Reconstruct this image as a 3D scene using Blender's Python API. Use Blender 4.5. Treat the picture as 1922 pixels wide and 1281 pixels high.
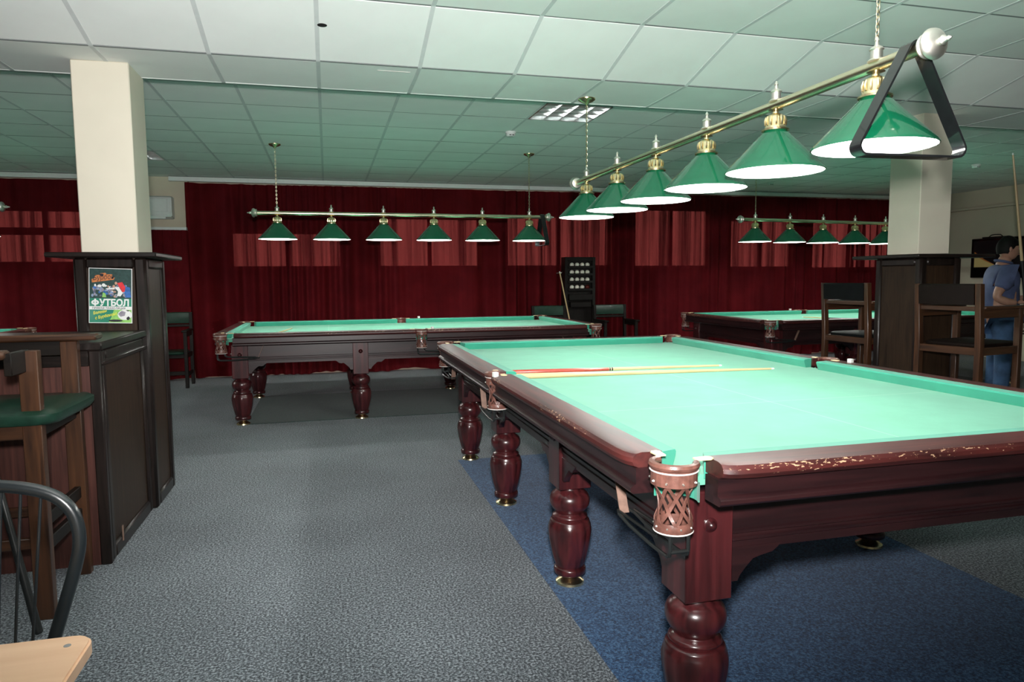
import bpy, bmesh, math, random
from mathutils import Vector, Matrix
R = math.radians; PI = math.pi
random.seed(7)
scene = bpy.context.scene
for o in list(bpy.data.objects): bpy.data.objects.remove(o)
COL = scene.collection

# ------------------------------------------------------------------ camera
FPX, PITCH, ROLL, YAW, EYE = 1317.9, .0882, -.008, .2558, 1.385
cd = bpy.data.cameras.new('camera'); cam = bpy.data.objects.new('camera', cd); COL.objects.link(cam)
cd.sensor_width = 36; cd.lens = 36 * FPX / 1922; cd.clip_start = .05
r0 = Vector((math.cos(YAW), -math.sin(YAW), 0))
f0 = Vector((math.sin(YAW) * math.cos(PITCH), math.cos(YAW) * math.cos(PITCH), -math.sin(PITCH)))
u0 = r0.cross(f0)
rt = math.cos(ROLL) * r0 + math.sin(ROLL) * u0
up = -math.sin(ROLL) * r0 + math.cos(ROLL) * u0
m = Matrix((rt, up, -f0)).transposed().to_4x4(); m.translation = (0, 0, EYE)
cam.matrix_world = m
scene.camera = cam

# ------------------------------------------------------------------ light
w = bpy.data.worlds.new('world'); scene.world = w; w.use_nodes = True
w.node_tree.nodes['Background'].inputs[0].default_value = (.8, .88, 1, 1)
w.node_tree.nodes['Background'].inputs[1].default_value = 1.3
fl = bpy.data.lights.new('camera_flash', 'SPOT'); fl.energy = 900; fl.spot_size = R(118); fl.spot_blend = .9
fl.shadow_soft_size = .06; fl.color = (1, .97, .95)
flo = bpy.data.objects.new('camera_flash', fl); COL.objects.link(flo)
flo.location = (0.0, -.02, EYE + .2)
aim = Vector((math.sin(YAW), math.cos(YAW), .26)); flo.rotation_euler = aim.to_track_quat('-Z', 'Y').to_euler()
LAMP_W = 12.0
vs = scene.view_settings
vs.view_transform = 'Standard'; vs.look = 'None'; vs.gamma = 1; vs.use_curve_mapping = False; vs.exposure = 0.0

# ------------------------------------------------------------------ materials
def new_mat(name):
    m = bpy.data.materials.new(name); m.use_nodes = True
    nt = m.node_tree; return m, nt, nt.nodes['Principled BSDF']
def coords(nt, scale=(1, 1, 1), kind='Object'):
    tc = nt.nodes.new('ShaderNodeTexCoord'); mp = nt.nodes.new('ShaderNodeMapping')
    mp.inputs['Scale'].default_value = scale
    nt.links.new(tc.outputs[kind], mp.inputs[0]); return mp.outputs[0]
def noise(nt, vec, scale, detail=3, rough=.55):
    n = nt.nodes.new('ShaderNodeTexNoise'); n.inputs['Scale'].default_value = scale
    n.inputs['Detail'].default_value = detail; n.inputs['Roughness'].default_value = rough
    nt.links.new(vec, n.inputs['Vector']); return n.outputs['Fac']
def ramp(nt, fac, stops):
    r = nt.nodes.new('ShaderNodeValToRGB'); e = r.color_ramp.elements
    while len(e) < len(stops): e.new(.5)
    for i, (p, c) in enumerate(stops):
        e[i].position = p; e[i].color = (*c, 1) if len(c) == 3 else c
    nt.links.new(fac, r.inputs[0]); return r.outputs[0]
def bump(nt, b, fac, strength=.2, dist=.002):
    n = nt.nodes.new('ShaderNodeBump'); n.inputs['Strength'].default_value = strength; n.inputs['Distance'].default_value = dist
    nt.links.new(fac, n.inputs['Height']); nt.links.new(n.outputs[0], b.inputs['Normal'])
def setp(b, rough=.5, metal=0, coat=0, spec=.5, sheen=0):
    b.inputs['Roughness'].default_value = rough; b.inputs['Metallic'].default_value = metal
    b.inputs['Coat Weight'].default_value = coat; b.inputs['Specular IOR Level'].default_value = spec
    b.inputs['Sheen Weight'].default_value = sheen
def plain(name, col, rough=.5, metal=0, coat=0, var=.12, scale=20, spec=.5, sheen=0, bmp=0):
    m, nt, b = new_mat(name); setp(b, rough, metal, coat, spec, sheen)
    v = coords(nt); f = noise(nt, v, scale)
    c0 = tuple(c * (1 - var) for c in col); c1 = tuple(min(1, c * (1 + var)) for c in col)
    nt.links.new(ramp(nt, f, [(.3, c0), (.7, c1)]), b.inputs['Base Color'])
    if bmp: bump(nt, b, noise(nt, v, scale * 6), bmp)
    return m
def wood(name, dark, light, axis=2, rough=.3, coat=.3, scale=26, stretch=14, spec=.5):
    m, nt, b = new_mat(name); setp(b, rough, 0, coat, spec); b.inputs['Coat Roughness'].default_value = .12
    s = [scale] * 3; s[axis] = scale / stretch
    v = coords(nt, s); n = nt.nodes.new('ShaderNodeTexNoise'); n.inputs['Scale'].default_value = 1
    n.inputs['Detail'].default_value = 5; n.inputs['Distortion'].default_value = .8; nt.links.new(v, n.inputs['Vector'])
    nt.links.new(ramp(nt, n.outputs['Fac'], [(.32, dark), (.5, tuple((a + c) / 2 for a, c in zip(dark, light))), (.68, light)]), b.inputs['Base Color'])
    bump(nt, b, n.outputs['Fac'], .08, .001)
    return m
def worn_wood(name, dark, light, axis):
    """varnished rail with the varnish knocked off along its outer rim (vertex attribute 'rim')"""
    m = wood(name, dark, light, axis, .46, 0); nt = m.node_tree; b = nt.nodes['Principled BSDF']
    old = b.inputs['Base Color'].links[0].from_socket
    at = nt.nodes.new('ShaderNodeAttribute'); at.attribute_name = 'rim'
    s = [170] * 3; s[axis] = 60
    v = coords(nt, s); f = noise(nt, v, 1, 4, .62)
    s2 = [3] * 3; f2 = noise(nt, coords(nt, s2), 1, 2)
    mul = nt.nodes.new('ShaderNodeMath'); mul.operation = 'MULTIPLY'; nt.links.new(f, mul.inputs[0]); nt.links.new(at.outputs['Fac'], mul.inputs[1])
    ad = nt.nodes.new('ShaderNodeMath'); ad.operation = 'MULTIPLY_ADD'; nt.links.new(f2, ad.inputs[0]); ad.inputs[1].default_value = .45; nt.links.new(mul.outputs[0], ad.inputs[2])
    k = ramp(nt, ad.outputs[0], [(.865, (0, 0, 0)), (.885, (1, 1, 1))])
    mx = nt.nodes.new('ShaderNodeMix'); mx.data_type = 'RGBA'
    nt.links.new(k, mx.inputs[0]); nt.links.new(old, mx.inputs[6]); mx.inputs[7].default_value = (.52, .33, .2, 1)
    nt.links.new(mx.outputs[2], b.inputs['Base Color']); return m
def carpet(name, stops, scale=150):
    m, nt, b = new_mat(name); setp(b, .95, spec=.1, sheen=.15)
    v = coords(nt); f = noise(nt, v, scale, 4, .7); big = noise(nt, v, 1.1, 3)
    mixn = nt.nodes.new('ShaderNodeMath'); mixn.operation = 'MULTIPLY_ADD'; nt.links.new(big, mixn.inputs[0]); mixn.inputs[1].default_value = .1; nt.links.new(f, mixn.inputs[2])
    nt.links.new(ramp(nt, mixn.outputs[0], stops), b.inputs['Base Color'])
    bump(nt, b, f, .6, .006); return m
def cloth_mat(name, col, lines=False):
    m, nt, b = new_mat(name); setp(b, .95, spec=.1, sheen=.16)
    v = coords(nt); f = noise(nt, v, 5, 4, .6); f2 = noise(nt, v, 400, 2)
    c = ramp(nt, f, [(.3, tuple(x * .93 for x in col)), (.7, tuple(x * 1.07 for x in col))])
    if lines:   # faint chalk line across the bed, and one along the middle
        sx = nt.nodes.new('ShaderNodeSeparateXYZ'); nt.links.new(coords(nt), sx.inputs[0])
        fac = None
        for out, off in (('X', -.8875), ('X', .8875), ('Y', 0)):
            a = nt.nodes.new('ShaderNodeMath'); a.operation = 'SUBTRACT'; nt.links.new(sx.outputs[out], a.inputs[0]); a.inputs[1].default_value = off
            ab = nt.nodes.new('ShaderNodeMath'); ab.operation = 'ABSOLUTE'; nt.links.new(a.outputs[0], ab.inputs[0])
            lt = nt.nodes.new('ShaderNodeMath'); lt.operation = 'LESS_THAN'; nt.links.new(ab.outputs[0], lt.inputs[0]); lt.inputs[1].default_value = .0022
            if fac is None: fac = lt.outputs[0]
            else:
                mxx = nt.nodes.new('ShaderNodeMath'); mxx.operation = 'MAXIMUM'; nt.links.new(fac, mxx.inputs[0]); nt.links.new(lt.outputs[0], mxx.inputs[1]); fac = mxx.outputs[0]
        ml = nt.nodes.new('ShaderNodeMath'); ml.operation = 'MULTIPLY'; nt.links.new(fac, ml.inputs[0]); ml.inputs[1].default_value = .18
        mx = nt.nodes.new('ShaderNodeMix'); mx.data_type = 'RGBA'
        nt.links.new(ml.outputs[0], mx.inputs[0]); nt.links.new(c, mx.inputs[6]); mx.inputs[7].default_value = (.75, .85, .8, 1); c = mx.outputs[2]
    nt.links.new(c, b.inputs['Base Color']); bump(nt, b, f2, .15, .001); return m
def emit(name, col, s, base=1.0):
    m, nt, b = new_mat(name); b.inputs['Base Color'].default_value = (*[c * base for c in col], 1)
    b.inputs['Emission Color'].default_value = (*col, 1); b.inputs['Emission Strength'].default_value = s; return m

M = {}
M['tile'] = plain('ceiling_tile', (.88, .91, .89), .9, var=.025, scale=3, bmp=.05)
M['grid'] = plain('ceiling_grid', (.66, .69, .69), .6, var=.03)
M['grid_dark'] = plain('cross_grid', (.22, .24, .24), .8, var=.03)
M['plenum'] = plain('plenum_dark', (.25, .26, .26), .9)
M['beige'] = plain('beige_paint', (.66, .60, .47), .8, var=.03, scale=2)
M['pillar'] = plain('cream_plaster', (.74, .69, .57), .75, var=.03, scale=3)
M['floor'] = carpet('grey_carpet', [(.40, (.008, .012, .016)), (.54, (.088, .106, .122)), (.66, (.38, .43, .47))], 105)
M['blue_carpet'] = carpet('blue_carpet', [(.40, (.004, .015, .040)), (.55, (.026, .085, .20)), (.70, (.10, .23, .42))], 105)
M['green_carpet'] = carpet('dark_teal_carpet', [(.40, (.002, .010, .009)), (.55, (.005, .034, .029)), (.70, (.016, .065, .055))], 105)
M['cloth'] = cloth_mat('billiard_cloth', (.115, .385, .265), True)
M['cushion'] = cloth_mat('cushion_cloth', (.045, .30, .21))
DK, LT = (.018, .004, .005), (.080, .014, .016)
M['mahog'] = [wood('mahogany_%s' % 'xyz'[a], DK, LT, a, .28, .35) for a in range(3)]
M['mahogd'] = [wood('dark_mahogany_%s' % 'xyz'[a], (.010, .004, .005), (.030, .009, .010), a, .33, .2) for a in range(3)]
M['rail'] = [worn_wood('rail_mahogany_%s' % 'xyz'[a], (.026, .006, .006), (.085, .016, .014), a) for a in range(2)]
M['dkw'] = [wood('wenge_%s' % 'xyz'[a], (.006, .0042, .0035), (.020, .013, .011), a, .36, .08, 40, 14, .3) for a in range(3)]
M['counter_front'] = wood('red_laminate', (.05, .017, .013), (.105, .036, .027), 2, .45, .1, 60, 25)
M['panel'] = wood('dark_panel', (.018, .010, .006), (.040, .022, .012), 2, .45, 0, 40, 14, .25)
M['chairw'] = [wood('walnut_%s' % 'xyz'[a], (.025, .010, .005), (.085, .034, .014), a, .38, .15, 30) for a in range(3)]
M['darkchair'] = [wood('dark_stain_%s' % 'xyz'[a], (.004, .003, .0025), (.011, .008, .006), a, .45, 0, 30, 14, .25) for a in range(3)]
M['green_leather'] = plain('green_leather', (.008, .036, .022), .38, coat=.1, var=.2, scale=30, bmp=.15)
M['black_leather'] = plain('black_leather', (.003, .004, .0045), .6, spec=.18, var=.2, bmp=.15)
M['brown_leather'] = plain('brown_leather', (.008, .0042, .003), .6, spec=.18, var=.2, bmp=.15)
M['pocket_leather'] = plain('pocket_leather', (.145, .062, .047), .36, coat=.3, var=.3, scale=40, bmp=.2)
M['strap'] = plain('strap_leather', (.20, .12, .09), .6, var=.2, scale=40)
M['stitch'] = plain('white_thread', (.75, .72, .68), .8)
M['brass'] = plain('brass', (.84, .72, .44), .25, 1, var=.06)
M['bar'] = plain('pale_brass', (.86, .78, .56), .27, 1, var=.04)
M['chrome'] = plain('bright_metal', (.86, .84, .76), .42, 1, var=.03)
M['ivory'] = plain('ivory_plate', (.75, .62, .36), .35, var=.1)
M['black_metal'] = plain('black_metal', (.012, .014, .014), .35, var=.1)
M['bow'] = plain('black_bow_paint', (.012, .016, .018), .3, coat=.4, var=.1)
M['shade'] = plain('green_enamel', (.004, .115, .052), .12, coat=.8, var=.06)
M['liner'] = plain('white_enamel', (.88, .9, .88), .4, var=.02)
M['bulb'] = emit('bulb_glow', (1, .98, .92), 30)
M['plastic'] = plain('black_plastic', (.010, .011, .012), .2, coat=.3, var=.1)
M['white'] = plain('white_plastic', (.75, .77, .76), .45, var=.03)
M['louvre'] = plain('louvre_aluminium', (.85, .88, .88), .22, .85, var=.04)
M['cue'] = wood('ash_cue', (.50, .36, .18), (.66, .50, .28), 0, .3, .3, 60, 30)
M['cue_red'] = plain('red_cue_butt', (.42, .055, .035), .3, coat=.4, var=.2)
M['ball'] = plain('ivory_ball', (.80, .77, .66), .15, coat=.5, var=.04)
M['redball'] = plain('dark_red_ball', (.10, .008, .006), .15, coat=.5, var=.04)
M['chalk'] = plain('white_chalk', (.82, .84, .80), .8, var=.06, scale=60)
M['tablewood'] = wood('beech_top', (.70, .42, .25), (.84, .56, .37), 0, .4, .15, 14, 10)
M['skin'] = plain('skin', (.42, .23, .16), .5, var=.1)
M['hair'] = plain('black_hair', (.004, .0035, .003), .65, spec=.2, var=.3, scale=80)
M['shirt'] = plain('blue_shirt', (.075, .10, .20), .85, var=.2, scale=9, bmp=.2)
M['jeans'] = plain('jeans', (.05, .11, .22), .85, var=.35, scale=8, bmp=.2)
M['screen_black'] = plain('tv_black', (.004, .004, .004), .12, var=.1)
M['hole'] = plain('hole_black', (.004, .003, .003), .9)
def curtain_mat():
    m, nt, b = new_mat('red_curtain'); setp(b, .9, spec=.08)
    v = coords(nt); f = noise(nt, v, 2.2, 3)
    c = ramp(nt, f, [(.3, (.078, .005, .008)), (.7, (.13, .008, .012))])
    nt.links.new(c, b.inputs['Base Color']); bump(nt, b, noise(nt, v, 120), .15, .001)
    tr = nt.nodes.new('ShaderNodeBsdfTransparent'); tr.inputs[0].default_value = (.72, .115, .09, 1)   # sheer weave
    mx = nt.nodes.new('ShaderNodeMixShader'); sv = coords(nt, (9, 1, .12)); sf = ramp(nt, noise(nt, sv, 1, 4, .7), [(.38, (.03, .03, .03)), (.58, (.24, .24, .24))]); nt.links.new(sf, mx.inputs[0])
    out = nt.nodes['Material Output']
    nt.links.new(b.outputs[0], mx.inputs[1]); nt.links.new(tr.outputs[0], mx.inputs[2]); nt.links.new(mx.outputs[0], out.inputs[0]); return m
M['curtain'] = curtain_mat()
def glass_mat():
    m, nt, b = new_mat('window_glass'); setp(b, .05); b.inputs['Base Color'].default_value = (.9, .95, .95, 1)
    t = nt.nodes.new('ShaderNodeBsdfTransparent'); mx = nt.nodes.new('ShaderNodeMixShader'); mx.inputs[0].default_value = .85
    nt.links.new(b.outputs[0], mx.inputs[1]); nt.links.new(t.outputs[0], mx.inputs[2]); nt.links.new(mx.outputs[0], nt.nodes['Material Output'].inputs[0]); return m
M['glass'] = glass_mat()

# ------------------------------------------------------------------ mesh helpers
class MB:
    def __init__(s): s.v = []; s.f = []; s.rim = {}
    def add(s, vs, fs):
        n = len(s.v); s.v += [tuple(p) for p in vs]; s.f += [tuple(i + n for i in f) for f in fs]; return n
    def box(s, x0, x1, y0, y1, z0, z1):
        s.add([(x, y, z) for z in (z0, z1) for y in (y0, y1) for x in (x0, x1)],
              [(0, 2, 3, 1), (4, 5, 7, 6), (0, 1, 5, 4), (2, 6, 7, 3), (0, 4, 6, 2), (1, 3, 7, 5)]); return s
    def cbox(s, c, d): return s.box(c[0]-d[0]/2, c[0]+d[0]/2, c[1]-d[1]/2, c[1]+d[1]/2, c[2]-d[2]/2, c[2]+d[2]/2)
    def prism(s, poly, a, b, plane='xz'):
        """extrude a 2-D polygon; plane xz -> along y, xy -> along z, yz -> along x"""
        def P(p, t): return {'xz': (p[0], t, p[1]), 'xy': (p[0], p[1], t), 'yz': (t, p[0], p[1])}[plane]
        n = len(poly)
        s.add([P(p, a) for p in poly] + [P(p, b) for p in poly],
              [tuple(range(n))[::-1], tuple(range(n, 2*n))] + [(i, (i+1) % n, n+(i+1) % n, n+i) for i in range(n)]); return s
    def lathe(s, prof, seg=24, c=(0, 0, 0), flute=None, cap=True, axis='z'):
        vs = []
        for k, (r, z) in enumerate(prof):
            for i in range(seg):
                a = 2*PI*i/seg; q = r
                if flute and flute[0] <= z <= flute[1] and i % flute[2] == 0: q = r - flute[3]
                p = (q*math.cos(a), q*math.sin(a), z)
                if axis == 'x': p = (p[2], p[0], p[1])
                if axis == 'y': p = (p[0], p[2], p[1])
                vs.append((p[0]+c[0], p[1]+c[1], p[2]+c[2]))
        fs = [(k*seg+i, k*seg+(i+1) % seg, (k+1)*seg+(i+1) % seg, (k+1)*seg+i) for k in range(len(prof)-1) for i in range(seg)]
        if cap: fs += [tuple(range(seg))[::-1], tuple((len(prof)-1)*seg+i for i in range(seg))]
        s.add(vs, fs); return s
    def tube(s, pts, r, seg=8, closed=False, cap=True):
        pts = [Vector(p) for p in pts]; n = len(pts); vs = []; up = None
        rr = r if isinstance(r, (list, tuple)) else [r]*n
        for i, p in enumerate(pts):
            if closed: t = pts[(i+1) % n]-pts[i-1]
            else: t = pts[min(i+1, n-1)]-pts[max(i-1, 0)]
            t.normalize()
            if up is None: up = Vector((0, 0, 1)) if abs(t.z) < .9 else Vector((1, 0, 0))
            side = t.cross(up)
            if side.length < 1e-4: side = t.orthogonal()
            side.normalize(); up = side.cross(t).normalized()
            for k in range(seg):
                a = 2*PI*k/seg; vs.append(p+rr[i]*(math.cos(a)*side+math.sin(a)*up))
        fs = [(i*seg+k, i*seg+(k+1) % seg, ((i+1) % n)*seg+(k+1) % seg, ((i+1) % n)*seg+k) for i in range(n if closed else n-1) for k in range(seg)]
        if cap and not closed: fs += [tuple(range(seg))[::-1], tuple((n-1)*seg+k for k in range(seg))]
        s.add(vs, fs); return s
    def ribbon(s, pts, normals, wv, th):
        """flat strip of width vectors wv and thickness th along pts"""
        vs = []
        for p, nrm, wd in zip(pts, normals, wv):
            p, nrm, wd = Vector(p), Vector(nrm), Vector(wd)
            vs += [p-wd/2-nrm*th/2, p+wd/2-nrm*th/2, p+wd/2+nrm*th/2, p-wd/2+nrm*th/2]
        n = len(pts)
        fs = [(i*4+k, i*4+(k+1) % 4, (i+1)*4+(k+1) % 4, (i+1)*4+k) for i in range(n-1) for k in range(4)] + [(3, 2, 1, 0), tuple((n-1)*4+k for k in range(4))]
        s.add(vs, fs); return s
    def mesh(s, name, mat, bevel=0, ang=38, seg=1):
        me = bpy.data.meshes.new(name); me.from_pydata(s.v, [], s.f); me.validate()
        bm = bmesh.new(); bm.from_mesh(me); bmesh.ops.recalc_face_normals(bm, faces=bm.faces)
        if bevel:
            es = [e for e in bm.edges if len(e.link_faces) == 2 and e.calc_face_angle(0) > R(35)]
            bmesh.ops.bevel(bm, geom=es, offset=bevel, segments=seg, affect='EDGES', clamp_overlap=True)
        bm.to_mesh(me); bm.free()
        for p in me.polygons: p.use_smooth = True
        me.set_sharp_from_angle(angle=R(ang))
        me.materials.append(mat); return me
    def build(s, name, mat, parent=None, bevel=0, ang=38, loc=(0, 0, 0), rz=0, seg=1):
        return obj(name, s.mesh(name, mat, bevel, ang, seg), parent, loc, rz)
def obj(name, me, parent=None, loc=(0, 0, 0), rz=0):
    o = bpy.data.objects.new(name, me); COL.objects.link(o); o.parent = parent
    o.location = loc; o.rotation_euler = (0, 0, rz); return o
def tag(o, label, cat, group=None, kind=None):
    o['label'] = label; o['category'] = cat
    if group: o['group'] = group
    if kind: o['kind'] = kind
    return o
def thing(name, label, cat, loc=(0, 0, 0), rz=0, group=None):
    return tag(obj(name, None, None, loc, rz), label, cat, group)
def copy_tree(o, parent=None):
    c = o.copy(); COL.objects.link(c); c.parent = parent
    for ch in list(o.children): copy_tree(ch, c)
    return c
def dup(root, loc, rz, label, group=None):
    c = copy_tree(root); c.location = loc; c.rotation_euler = (0, 0, rz); c['label'] = label
    if group: c['group'] = group
    return c
def part_label(o, t): o['label'] = t; return o

# ------------------------------------------------------------------ room shell
UL, UR, VB, VF = -8.2, 10.78, -3.0, 10.92
ZC, ZB = 2.828, 2.676
U0, V0, T = -.013, 6.254, .6
tag(MB().box(UL-.1, UR+.1, VB-.1, VF+.1, -.1, 0).build('floor', M['floor']), 'grey flecked carpet floor of the billiard hall', 'floor', kind='structure')
tag(MB().box(UR, UR+.1, VB, VF, 0, 3.1).build('wall_right', M['beige']), 'beige painted side wall behind the wall television', 'wall', kind='structure')
tag(MB().box(UL-.1, UL, VB, VF, 0, 3.1).build('wall_left', M['beige']), 'beige painted side wall beyond the left tables', 'wall', kind='structure')
tag(MB().box(UL, UR, VB-.1, VB, 0, 3.1).build('wall_front', M['beige']), 'beige painted wall at the near end of the hall', 'wall', kind='structure')
# back wall with window openings
WIN = [(-6.6, -2.95, 1.62, 2.40), (-1.35, .25, 1.55, 2.12), (.75, 2.35, 1.55, 2.36), (2.75, 4.55, 1.55, 2.42), (4.95, 6.35, 1.54, 2.56), (6.75, 8.0, 1.52, 2.40), (8.4, 10.2, 1.5, 2.4)]
wb = MB(); xs = UL
for a, b, z0, z1 in WIN:
    wb.box(xs, a, VF-.06, VF+.12, 0, 3.1); wb.box(a, b, VF-.06, VF+.12, 0, z0); wb.box(a, b, VF-.06, VF+.12, z1, 3.1); xs = b
wb.box(xs, UR, VF-.06, VF+.12, 0, 3.1)
tag(wb.build('wall_back', M['beige']), 'beige back wall behind the red curtains', 'wall', kind='structure')
for i, (a, b, z0, z1) in enumerate(WIN):
    fr = MB(); t = .05
    for q in ((a, b, z0, z0+t), (a, b, z1-t, z1), (a, a+t, z0, z1), (b-t, b, z0, z1)): fr.box(q[0], q[1], VF, VF+.06, q[2], q[3])
    n = max(2, round((b-a)/.8))
    for k in range(1, n):
        x = a+(b-a)*k/n; fr.box(x-.03, x+.03, VF, VF+.06, z0+t, z1-t)
    if i == 0: fr.box(a, b, VF, VF+.06, 2.03, 2.13)
    wo = fr.build('window_%d' % (i+1), M['white']); tag(wo, 'white framed window glimpsed through the red curtain, %s from the left' % ['first', 'second', 'third', 'fourth', 'fifth', 'sixth', 'seventh'][i], 'window', kind='structure')
    for k in range(n):
        x0, x1 = a+(b-a)*k/n, a+(b-a)*(k+1)/n
        MB().box(x0+.03, x1-.03, VF+.025, VF+.031, z0+t, z1-t).build('pane', M['glass'], wo)
# side wall ledge
tag(MB().box(UR-.09, UR, VB, VF-.1, 2.5, 2.545).build('trim_1', M['beige'], bevel=.004), 'narrow beige ledge along the upper right wall', 'trim', kind='structure')

# ceiling: suspended tiles on a grid; sloped and dropped beam between the pillars
ceil = tag(MB().box(UL-.1, UR+.1, VB-.1, VF+.1, ZC+.16, ZC+.22).build('ceiling', M['plenum']), 'white suspended tile ceiling with a dropped beam between the pillars', 'ceiling', kind='structure')
def tile_mesh(a, b):
    q = MB(); h = .010; e = .0015
    q.add([(x, y, z) for z, i in ((0, e), (e, 0), (h, 0)) for x, y in ((-a/2+i, -b/2+i), (a/2-i, -b/2+i), (a/2-i, b/2-i), (-a/2+i, b/2-i))],
          [(3, 2, 1, 0), (8, 9, 10, 11)] + [(k*4+i, k*4+(i+1) % 4, k*4+4+(i+1) % 4, k*4+4+i) for k in range(2) for i in range(4)])
    return q.mesh('ceiling_tile', M['tile'], ang=20)
TM = tile_mesh(T-.020, T-.009)
nu0, nu1 = math.floor((UL-U0)/T), math.ceil((UR-U0)/T)
VS0, VS1, VB2 = 3.83, 4.425, 5.03
LIGHTS = {(3, -1), (-4, 4), (9, 5)}
def vis(x, y, z):
    d = Vector((x, y, z))-Vector((0, 0, EYE)); k = d.dot(f0)
    if k < .2: return False
    return -1.0 < FPX*d.dot(rt)/k/961 < 1.0 and FPX*d.dot(up)/k < 690
rest = MB()
def tile(c, rx=0):
    if vis(*c) or vis(c[0]-.4, *c[1:]) or vis(c[0]+.4, *c[1:]):
        o = obj('ceiling_tile', TM, ceil, c); o.rotation_euler = (rx+random.uniform(-.0022, .0022), random.uniform(-.0022, .0022), 0); tile.n += 1
    elif rx == 0: rest.box(c[0]-.29, c[0]+.29, c[1]-.293, c[1]+.293, c[2], c[2]+.01)
    else:
        o = obj('ceiling_tile', TM, ceil, c); o.rotation_euler = (rx, 0, 0)
tile.n = 0
rows_far = []
j = -2
while V0+T*j < VF:
    rows_far.append(j); j += 1
for i in range(nu0, nu1):
    x = U0+T*(i+.5)
    if x < UL or x > UR-.05: continue
    for j in rows_far:
        y = V0+T*(j+.5)
        if y-.3 < VB2-.05 and y+.3 < VB2+.1: continue
        if y > VF-.05 or (i, j) in LIGHTS: continue
        tile((x, y, ZC))
    tile((x, (VS1+VB2)/2, ZB))
    for k in range(12):
        y = VS0-T*(k+.5)
        if y < VB: break
        tile((x, y, ZC))
sl = math.atan2(ZC-ZB, VS1-VS0)
for i in range(nu0, nu1):
    x = U0+T*(i+.5)
    if x < UL or x > UR-.05: continue
    tile((x, (VS0+VS1)/2, (ZC+ZB)/2), -sl)
ro = rest.build('ceiling_tiles_beyond_view', M['tile'], ceil); ro['kind'] = 'stuff'
# grid runners
for i in range(nu0, nu1+1):
    x = U0+T*i
    if x < UL or x > UR: continue
    g = MB(); t = .012
    g.box(x-t, x+t, VB, VS0, ZC-.002, ZC+.02); g.box(x-t, x+t, VB2, VF-.06, ZC-.002, ZC+.02); g.box(x-t, x+t, VS1, VB2, ZB-.002, ZB+.02)
    g.add([(x-t, VS0, ZC-.002), (x+t, VS0, ZC-.002), (x+t, VS1, ZB-.002), (x-t, VS1, ZB-.002), (x-t, VS0, ZC+.02), (x+t, VS0, ZC+.02), (x+t, VS1, ZB+.02), (x-t, VS1, ZB+.02)],
          [(0, 1, 2, 3), (4, 5, 6, 7), (0, 1, 5, 4), (1, 2, 6, 5), (2, 3, 7, 6), (3, 0, 4, 7)])
    g.build('grid_runner', M['grid'], ceil)
for k in range(12):
    y = VS0-T*k
    if y > VB: MB().box(UL, UR, y-.008, y+.008, ZC-.0002, ZC+.02).build('cross_runner', M['grid_dark'], ceil)
for j in rows_far:
    y = V0+T*j
    if y > VB2+.05: MB().box(UL, UR, y-.0075, y+.0075, ZC-.0002, ZC+.02).build('cross_runner', M['grid_dark'], ceil)
MB().box(UL, UR, VS1-.009, VS1+.009, ZB-.0002, ZB+.02).build('cross_runner', M['grid_dark'], ceil)
MB().box(UL, UR, VB2-.012, VB2+.004, ZB-.002, ZC+.02).build('beam_back_face', M['tile'], ceil)
hl = MB().lathe([(.026, 0), (.026, .002)], 14).build('hole', M['hole'], ceil); part_label(hl, 'small dark hole knocked in a ceiling tile')
hl.scale = (1, .62, 1); hl.location = (.015, VS0+.24, ZC-(ZC-ZB)*.24/(VS1-VS0)-.004); hl.rotation_euler = (-sl, 0, 0)
cr = MB().box(0, .2, -.004, .004, 0, .002).build('crack', M['stitch'], ceil); part_label(cr, 'pale crack along a beam tile'); cr.location = (.34, VS1+.1, ZB-.0025)

# curtain rails and pilaster trim
def rail_thing(a, b, label):
    t = thing('curtain_rail', label, 'curtain rail', ((a+b)/2, 10.57, ZC-.075)); L = (b-a)/2
    MB().box(-L, L, 0, .03, 0, .062).build('fascia', M['white'], t, bevel=.004)
    MB().box(-L, L, .03, .25, .045, .06).build('track_board', M['white'], t)
rail_thing(UL+.1, -2.62, 'white curtain rail at the far left behind the cream pillar')
rail_thing(-2.05, UR-.05, 'long white curtain rail running above the main red curtain')
tag(MB().box(-3.0, -1.84, 10.50, 10.86, 2.085, 2.125).build('trim_2', M['white'], bevel=.004), 'white ledge under the air conditioner', 'trim', kind='structure')
tag(MB().box(-3.0, -1.84, 10.74, 10.86, 2.125, ZC).build('trim_3', M['beige']), 'beige pilaster patch behind the air conditioner', 'trim', kind='structure')

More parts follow.
